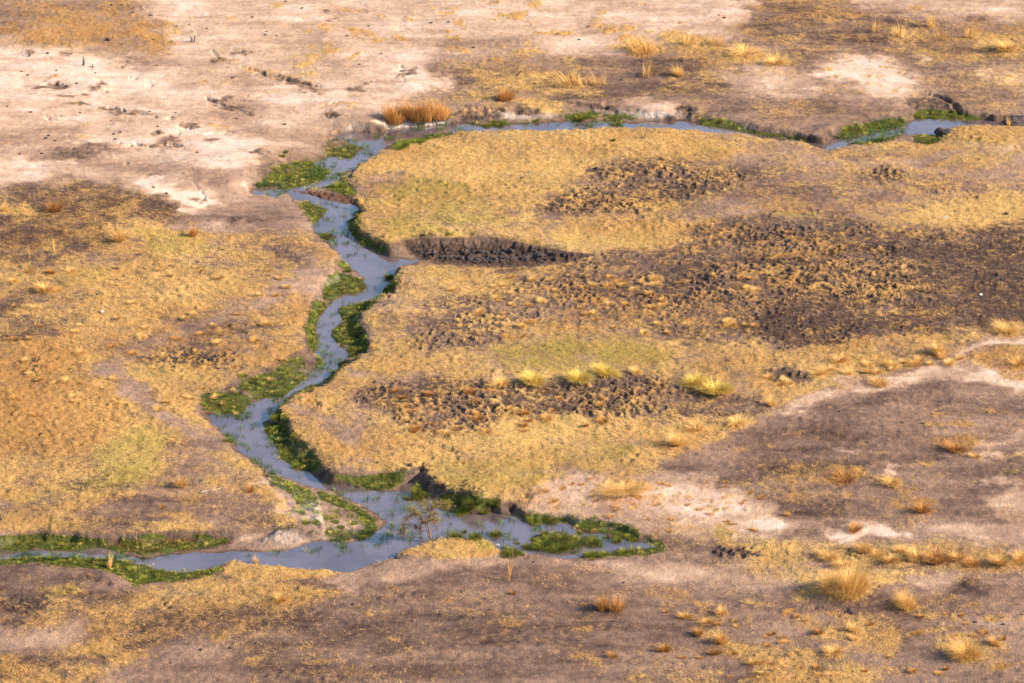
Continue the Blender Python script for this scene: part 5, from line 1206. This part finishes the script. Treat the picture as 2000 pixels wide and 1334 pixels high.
M_DUNG = earth_mat('dried_dung', (0.035, 0.022, 0.016), (0.10, 0.065, 0.045)); M_MUD = earth_mat('mud_lump', (0.03, 0.022, 0.024), (0.09, 0.07, 0.07)); M_ROCKW = earth_mat('pale_stone', (0.45, 0.42, 0.40), (0.7, 0.66, 0.62))
M_BARK = earth_mat('tan_bark', (0.10, 0.052, 0.03), (0.34, 0.19, 0.10), 14); M_DEAD = earth_mat('charred_wood', (0.05, 0.042, 0.045), (0.16, 0.13, 0.13), 14)
DUNG = [rock_mesh('dung', i, 2) for i in range(4)]
for m_ in DUNG: m_.materials.append(M_DUNG)
def lump(u, v, wpx, label, group, meshes=DUNG, name='dung_pile', cat='dung', flat=.55, mt=None):
    x, y, z, s = at(u, v)
    o = bpy.data.objects.new(name, random.choice(meshes)); COL.objects.link(o)
    w_ = wpx / s * (.75 if name == 'dung_pile' else 1)
    o.location = (x, y, z + w_ * .05); o.scale = (w_, w_ * random.uniform(.7, 1.1), w_ * flat); o.rotation_euler = (0, 0, random.uniform(0, 6))
    o['label'] = label; o['category'] = cat
    if group: o['group'] = group
for (u, v) in [(212, 77), (93, 104), (176, 131), (250, 120), (187, 143), (306, 128), (336, 81), (300, 78), (42, 140), (54, 147), (14, 208), (60, 219), (157, 220), (120, 227), (293, 218), (343, 220), (308, 247), (95, 265), (108, 275), (90, 270),
        (222, 262), (235, 258), (225, 272), (38, 301), (82, 300), (357, 239), (385, 298), (383, 243), (300, 366), (325, 378), (230, 375), (260, 24), (218, 10), (238, 10), (295, 30), (345, 52), (370, 48), (404, 56), (493, 34), (520, 62), (518, 68), (540, 70), (558, 3), (590, 16), (492, 101),
        (702, 126), (678, 70), (720, 51), (745, 105), (725, 160), (876, 43), (842, 45), (925, 93), (1131, 78), (1045, 164), (1150, 52), (1404, 30), (1327, 45), (1415, 35), (1213, 156), (455, 152), (595, 181), (615, 180), (556, 243), (462, 232), (130, 168), (110, 138), (150, 163)]:
    lump(u, v, random.uniform(6, 10), 'small dark dung lump on the pale upper plain', 'dark dung lumps on the pale upper plain')
for (u, v) in [(1803, 827), (1762, 826), (1695, 864), (1640, 804), (1835, 803), (460, 1206), (585, 1206), (393, 1269), (334, 1295), (500, 1256), (450, 1266), (948, 1162), (957, 1191), (1014, 1254), (1218, 1138), (1212, 1211), (1042, 1098), (988, 362), (1020, 347), (1090, 402), (1905, 1215),
        (1960, 1220), (1996, 1200), (435, 488), (230, 525), (222, 524), (386, 512), (1530, 880), (1620, 902), (690, 1180), (760, 1230), (860, 1200), (640, 1290), (1100, 1290)]:
    lump(u, v, random.uniform(6, 11), 'dark dung lump lying on bare soil or straw of the lower land', 'dark dung lumps on the lower land')
for (u, v, w_, lb) in [(212, 78, 18, 'largest dark brown dung heap on the orange upper left'), (1966, 418, 14, 'reddish dung heap on the yellow patch at the right edge'), (1088, 404, 16, 'reddish dung heap by the upper mud patch')]:
    lump(u, v, w_, lb, None)
RK = rock_mesh('black_mud_rock', 31, 4, .18); RK.materials.append(M_MUD)
x, y, z, s = at(1985, 238)
o = link(RK, 'mud_boulder'); o.location = (x, y, .05); o.scale = (1.7, 1.3, .95); o['label'] = 'dark rounded lump of mud at the water by the right edge'; o['category'] = 'boulder'
RK2 = rock_mesh('grey_rock', 37, 4, .2); RK2.materials.append(M_MUD)
x, y, z, s = at(1846, 258)
o = link(RK2, 'mud_boulder'); o.location = (x, y, .25); o.scale = (1.3, 1.0, .7); o['label'] = 'dark crumbling mud hump at the corner of the upper pool'; o['category'] = 'boulder'
RW = [rock_mesh('white_stone', 50 + i, 2) for i in range(2)]
for m_ in RW: m_.materials.append(M_ROCKW)
for (u, v, lb) in [(1915, 576, 'white stone on the dark soil at the right'), (972, 1064, 'pale stone at the tip of the grassy spit'), (1212, 1074, 'pinkish stone among the tussocks of the near inlet shore'), (199, 609, 'small white stone in the left meadow'), (1846, 425, 'small white stone on the yellow patch at the right')]:
    lump(u, v, 8, lb, None, RW, 'stone', 'stone', .6)
MC = [rock_mesh('mud_clod', 60 + i, 3, .35) for i in range(4)]
for m_ in MC: m_.materials.append(M_MUD)
def clods(n_, poly, wr, label, group):
    c = 0
    us = [p[0] for p in poly]; vs = [p[1] for p in poly]
    while c < n_:
        u = random.uniform(min(us), max(us)); v = random.uniform(min(vs), max(vs))
        if not bool(inside(np.array([u]), np.array([v]), poly)[0]): continue
        lump(u, v, random.uniform(*wr), label, group, MC, 'mud_clod', 'mud clod', random.uniform(.4, .8)); c += 1
clods(90, [(800, 485), (860, 492), (1000, 488), (1120, 496), (1080, 508), (960, 516), (860, 508)], (5, 13), 'dark wet mud clod on the floor of the black gully', 'mud clods in the black gully')
clods(8, [(700, 750), (850, 742), (1250, 745), (1460, 790), (1300, 808), (1000, 812), (860, 835), (760, 800)], (5, 10), 'grey mud clod in the lower patch of trampled ground', 'mud clods of the lower trampled patch')
clods(6, [(1140, 330), (1330, 318), (1470, 338), (1330, 395), (1080, 405)], (5, 10), 'dark mud clod in the upper patch of trampled ground', 'mud clods of the upper trampled patch')
clods(10, [(300, 700), (360, 680), (440, 700), (430, 720), (310, 722)], (5, 10), 'dark mud clod in the round trampled hollow of the left meadow', 'mud clods of the left meadow hollow')

# ------------------------------------------------------------------ wood
def tube(pts, r0, r1, seg=6, wob=0):
    vs = []; fs = []
    pts = [Vector(p) for p in pts]
    n_ = len(pts)
    for i, p_ in enumerate(pts):
        d_ = (pts[min(i + 1, n_ - 1)] - pts[max(i - 1, 0)]).normalized()
        a_ = d_.cross(Vector((0.3, 1, 0.1))).normalized(); b_ = d_.cross(a_)
        r_ = r0 + (r1 - r0) * i / (n_ - 1)
        for k_ in range(seg):
            t_ = 2 * math.pi * k_ / seg
            vs.append(p_ + a_ * math.cos(t_) * r_ + b_ * math.sin(t_) * r_)
    for i in range(n_ - 1):
        for k_ in range(seg):
            k2 = (k_ + 1) % seg
            fs.append((i * seg + k_, i * seg + k2, (i + 1) * seg + k2, (i + 1) * seg + k_))
    fs.append(tuple(range(seg))[::-1]); fs.append(tuple((n_ - 1) * seg + k_ for k_ in range(seg)))
    return vs, fs
def tubes_obj(name, lst, material, parent=None):
    V_ = []; F_ = []
    for pts, r0, r1 in lst:
        v_, f_ = tube(pts, r0, r1); o_ = len(V_); V_ += v_; F_ += [tuple(i + o_ for i in q) for q in f_]
    me = bpy.data.meshes.new(name); me.from_pydata([tuple(v_) for v_ in V_], [], F_); me.materials.append(material); me.update()
    for p_ in me.polygons: p_.use_smooth = True
    o = bpy.data.objects.new(name, me); COL.objects.link(o)
    if parent: o.parent = parent
    return o
def empty(name, loc, label, cat):
    o = bpy.data.objects.new(name, None); COL.objects.link(o); o.location = loc; o['label'] = label; o['category'] = cat
    o.empty_display_size = .2
    return o
R = random.Random(5)
def bend(a_, b_, n_=5, j=.06):
    a_, b_ = Vector(a_), Vector(b_); o = []
    for i in range(n_ + 1):
        t_ = i / n_; p_ = a_.lerp(b_, t_)
        if 0 < i: p_ += Vector((R.uniform(-j, j), R.uniform(-j, j), R.uniform(-j, j)))
        o.append(p_)
    return o
# thorn tree on the spit; offsets in the enlarged photo: 13.34 x, base at (830, 1140)
tx, ty, tz, ts = at(842, 1056)
tree = empty('thorn_tree', (tx, ty, tz - .03), 'small nearly bare thorn tree with drooping limbs on the grassy spit', 'tree')
def q(a_, b_, d_=0.0): return Vector(((a_ - 830) / 13.34 / ts * 1.08, d_, (1140 - b_) / 13.34 / ts / .93 * 1.08))
stems = [([q(825, 1150), q(815, 1080, .02), q(785, 980, .03), q(750, 880, 0), q(720, 760, -.05), q(705, 680, -.08), q(710, 590, -.1)], .040, .024),
         ([q(835, 1150), q(820, 1040, .02), q(800, 930, .05), q(775, 820, .05), q(750, 700, .04), q(765, 600, 0), q(790, 480, 0), q(815, 380, .02)], .045, .026),
         ([q(845, 1140), q(885, 1040, -.1), q(880, 940, -.12), q(800, 860, -.1), q(785, 790, 0)], .025, .018)]
tubes_obj('trunk', stems, M_BARK, tree)
limbs = [([q(815, 380, .02), q(850, 290, .05), q(920, 230, .1), q(1000, 190, .12), q(1100, 165, .1), q(1220, 180, .05), q(1290, 250, 0)], 0.0360, 0.0096),
         ([q(710, 590, -.1), q(640, 560, -.2), q(590, 480, -.25), q(540, 410, -.3), q(450, 380, -.3), q(380, 385, -.3), q(300, 440, -.3), q(235, 520, -.3), q(195, 610, -.28), q(195, 700, -.25), q(175, 800, -.2), q(130, 920, -.15)], 0.0330, 0.0128),
         ([q(195, 700, -.25), q(110, 800, -.3), q(60, 850, -.3)], 0.0150, 0.0064),
         ([q(540, 410, -.3), q(480, 300, -.4), q(430, 210, -.4), q(330, 190, -.4)], 0.0210, 0.0064),
         ([q(810, 400, .02), q(740, 300, .3), q(700, 220, .4), q(620, 190, .45)], 0.0270, 0.0080),
         ([q(790, 480, 0), q(860, 400, -.3), q(900, 330, -.45), q(960, 330, -.5)], 0.0240, 0.0064),
         ([q(770, 600, 0), q(860, 560, .2), q(920, 650, .3), q(960, 780, .35), q(940, 900, .35)], 0.0210, 0.0064),
         ([q(710, 640, -.1), q(600, 640, .1), q(570, 760, .15), q(575, 920, .15), q(580, 1060, .12)], 0.0240, 0.0160),
         ([q(575, 800, .15), q(500, 760, .1), q(380, 720, .1), q(230, 690, .1)], 0.0150, 0.0064),
         ([q(560, 850, .15), q(510, 790, .2), q(450, 740, .3)], 0.0135, 0.0048),
         ([q(750, 700, .04), q(680, 500, .5), q(640, 380, .8), q(600, 320, 1.0)], 0.0240, 0.0064),
         ([q(765, 620, 0), q(860, 480, -.5), q(930, 400, -.8), q(1000, 420, -.9)], 0.0240, 0.0064)]
for i, lm in enumerate(limbs):
    tubes_obj('branch', [lm], M_BARK, tree)
tw = []
leaf = []
for (pts, r0, r1) in limbs:
    for i in range(1, len(pts)):
        for _ in range(11):
            p_ = pts[i - 1].lerp(pts[i], R.random())
            d_ = Vector((R.gauss(0, 1), R.gauss(0, 1), R.gauss(-.1, .7))).normalized() * R.uniform(.12, .42)
            e_ = p_ + d_
            if e_.z < .1: continue
            tw.append((bend(p_, e_, 3, .03), .008, .004))
            for _k in range(2):
                p2 = p_.lerp(e_, R.uniform(.3, 1)); e2 = p2 + Vector((R.gauss(0, 1), R.gauss(0, 1), R.gauss(-.2, .7))).normalized() * R.uniform(.06, .2)
                tw.append((bend(p2, e2, 2, .015), .006, .003)); leaf.append(e2)
            leaf.append(e_)
tubes_obj('twigs', tw, M_BARK, tree)
LV = []
for p_ in leaf:
    top = p_.z > 1.45
    for _ in range(4 if top else 1):
        LV.append(p_ + Vector((R.gauss(0, .05), R.gauss(0, .05), R.gauss(0, .035))))
for (cu, cv_, n0, sx, sz) in [(370, 230, 260, .16, .09), (680, 220, 130, .12, .07), (1120, 150, 240, .28, .09), (1230, 230, 100, .1, .08), (520, 330, 80, .14, .07), (900, 200, 60, .12, .06)]:
    c_ = q(cu, cv_)
    for _ in range(int(n0 * .6)): LV.append(c_ + Vector((R.gauss(0, sx), R.gauss(0, .3), R.gauss(0, sz))))
lv = np.array([tuple(p_) for p_ in LV]); nn = len(lv)
v, t, c = simple_blades(lv[:, 0], lv[:, 1], lv[:, 2], RNG.uniform(0, 6.28, nn), RNG.uniform(-.5, 1.0, nn), RNG.uniform(.03, .065, nn), RNG.uniform(.02, .035, nn), pick(LIME + YG + [(0.18, .17, .05)], nn))
o = link(tri_mesh('leaves', v, t, c, M_GREEN)); o.parent = tree
# fallen litter round its foot
fb = []
for _ in range(46):
    a_ = R.uniform(0, 6.28); r_ = R.uniform(.05, .8); p_ = Vector((math.cos(a_) * r_, math.sin(a_) * r_ * .6 + .05, .04)); e_ = p_ + Vector((R.gauss(0, .2), R.gauss(0, .2), R.uniform(.02, .22)))
    fb.append((bend(p_, e_, 3, .03), .008, .003))
o = tubes_obj('fallen_branches', fb, M_DEAD); o.location = (tx, ty, tz); o['label'] = 'tangle of dead brown twigs round the foot of the thorn tree'; o['category'] = 'brushwood'

def stump(u, v, hpx, label, leanx=0.02, r=.09, tip=.02, name='dead_stump'):
    x, y, z, s = at(u, v)
    h = hpx / s / .93
    o = tubes_obj(name, [([(0, 0, -.05), (.01, 0, h * .3), (leanx * .5, .01, h * .65), (leanx, 0, h)], r, tip), ([(0.02, -.01, 0), (r * .8, -.02, h * .35), (r * .7, 0, h * .55)], r * .7, tip)], M_DEAD)
    o.location = (x, y, z); o['label'] = label; o['category'] = 'tree stump'
stump(163, 128, 19, 'pointed grey dead stump on the white ground at the upper left')
stump(57, 110, 7, 'short dark stump at the left edge of the white ground', r=.1, tip=.06)
stump(181, 132, 6, 'tiny stump just right of the pointed grey stump', r=.06, tip=.03)
x, y, z, s = at(375, 82)
o = tubes_obj('dead_stump', [([(0, 0, 0), (.0, 0, .2), (-.08, 0, .38), (-.14, 0, .46)], .06, .03), ([(.17, 0, 0), (.18, 0, .2), (.22, 0, .36), (.25, 0, .5)], .055, .03), ([(-.12, 0, 0), (-.12, 0, .12)], .05, .03)], M_DEAD)
o.location = (x, y, z); o['label'] = 'forked dark stump like two curved horns on the upper left plain'; o['category'] = 'tree stump'
def twigbush(u, v, wpx, hpx, n_, label, name='bare_shrub', material=None, th=.008):
    x, y, z, s = at(u, v); W_ = wpx / s / 2; H_ = hpx / s / .93
    l_ = []
    for _ in range(n_):
        e_ = Vector((R.uniform(-W_, W_), R.uniform(-W_, W_), R.uniform(.4, 1) * H_)); b_ = bend((R.uniform(-.05, .05), R.uniform(-.05, .05), -.02), e_, 4, .04)
        l_.append((b_, th, th * .4))
        for _k in range(2):
            p_ = b_[R.randint(2, 4)]; l_.append((bend(p_, p_ + Vector((R.gauss(0, .12), R.gauss(0, .12), R.uniform(0, .2))), 2, .02), th * .6, th * .3))
    o = tubes_obj(name, l_, material or M_BARK); o.location = (x, y, z); o['label'] = label; o['category'] = 'shrub'
twigbush(375, 948, 30, 28, 7, 'bare dark twig beside the golden bushy tuft on the lower left soil', material=M_DEAD, th=.012)
twigbush(2, 1016, 34, 40, 8, 'bare dark shrub cut by the left edge above the lower bank', material=M_DEAD, th=.014)
twigbush(1256, 270, 34, 20, 12, 'low bare shrub on the straw at the top of the peninsula', th=.010)
twigbush(350, 950, 40, 26, 16, 'straw-coloured bare shrub behind the bushy tuft on the lower left soil')
twigbush(1180, 1192, 50, 34, 12, 'bare brown stems inside the isolated dark brown tuft pair')
twigbush(850, 430, 24, 8, 14, 'small dark scrubby plant on the yellow grass of the peninsula', material=M_DEAD)
twigbush(105, 412, 50, 30, 20, 'bare reddish stems standing over the brown bristly clump at the left')
def stick(u, v, hpx, label, lean=0.0, th=.012):
    x, y, z, s = at(u, v); h = hpx / s / .93
    o = tubes_obj('stick', [(bend((0, 0, -.05), (lean, 0, h), 4, .012), th, th * .6)], M_DEAD); o.location = (x, y, max(z, 0)); o['label'] = label; o['category'] = 'stick'
stick(829, 534, 20, 'upright thin stick on the straw point beside the pool')
stick(597, 778, 11, 'short upright stick on the right bank below the narrows')
stick(731, 568, 24, 'thin leaning stick in the water near the green shelf', .15)
stick(791, 1058, 12, 'thin stick in the water left of the thorn tree')
for (u, v, a_, ln_, lb) in [(500, 548 + 400, 0.3, 1.2, 'pale fallen stem on bare soil near the bend'), (410, 962, 0.45, 1.1, 'pale fallen stem on the lower left soil'), (1210, 1214, -0.2, .8, 'short dark fallen branch below the brown tuft pair')]:
    x, y, z, s = at(u, v)
    o = tubes_obj('fallen_stick', [(bend((-ln_ / 2, 0, .03), (ln_ / 2, ln_ * a_, .05), 5, .02), .018, .01)], M_DEAD if 'dark' in lb else M_ROCKW)
    o.location = (x, y, z); o['label'] = lb; o['category'] = 'stick'
print('done')
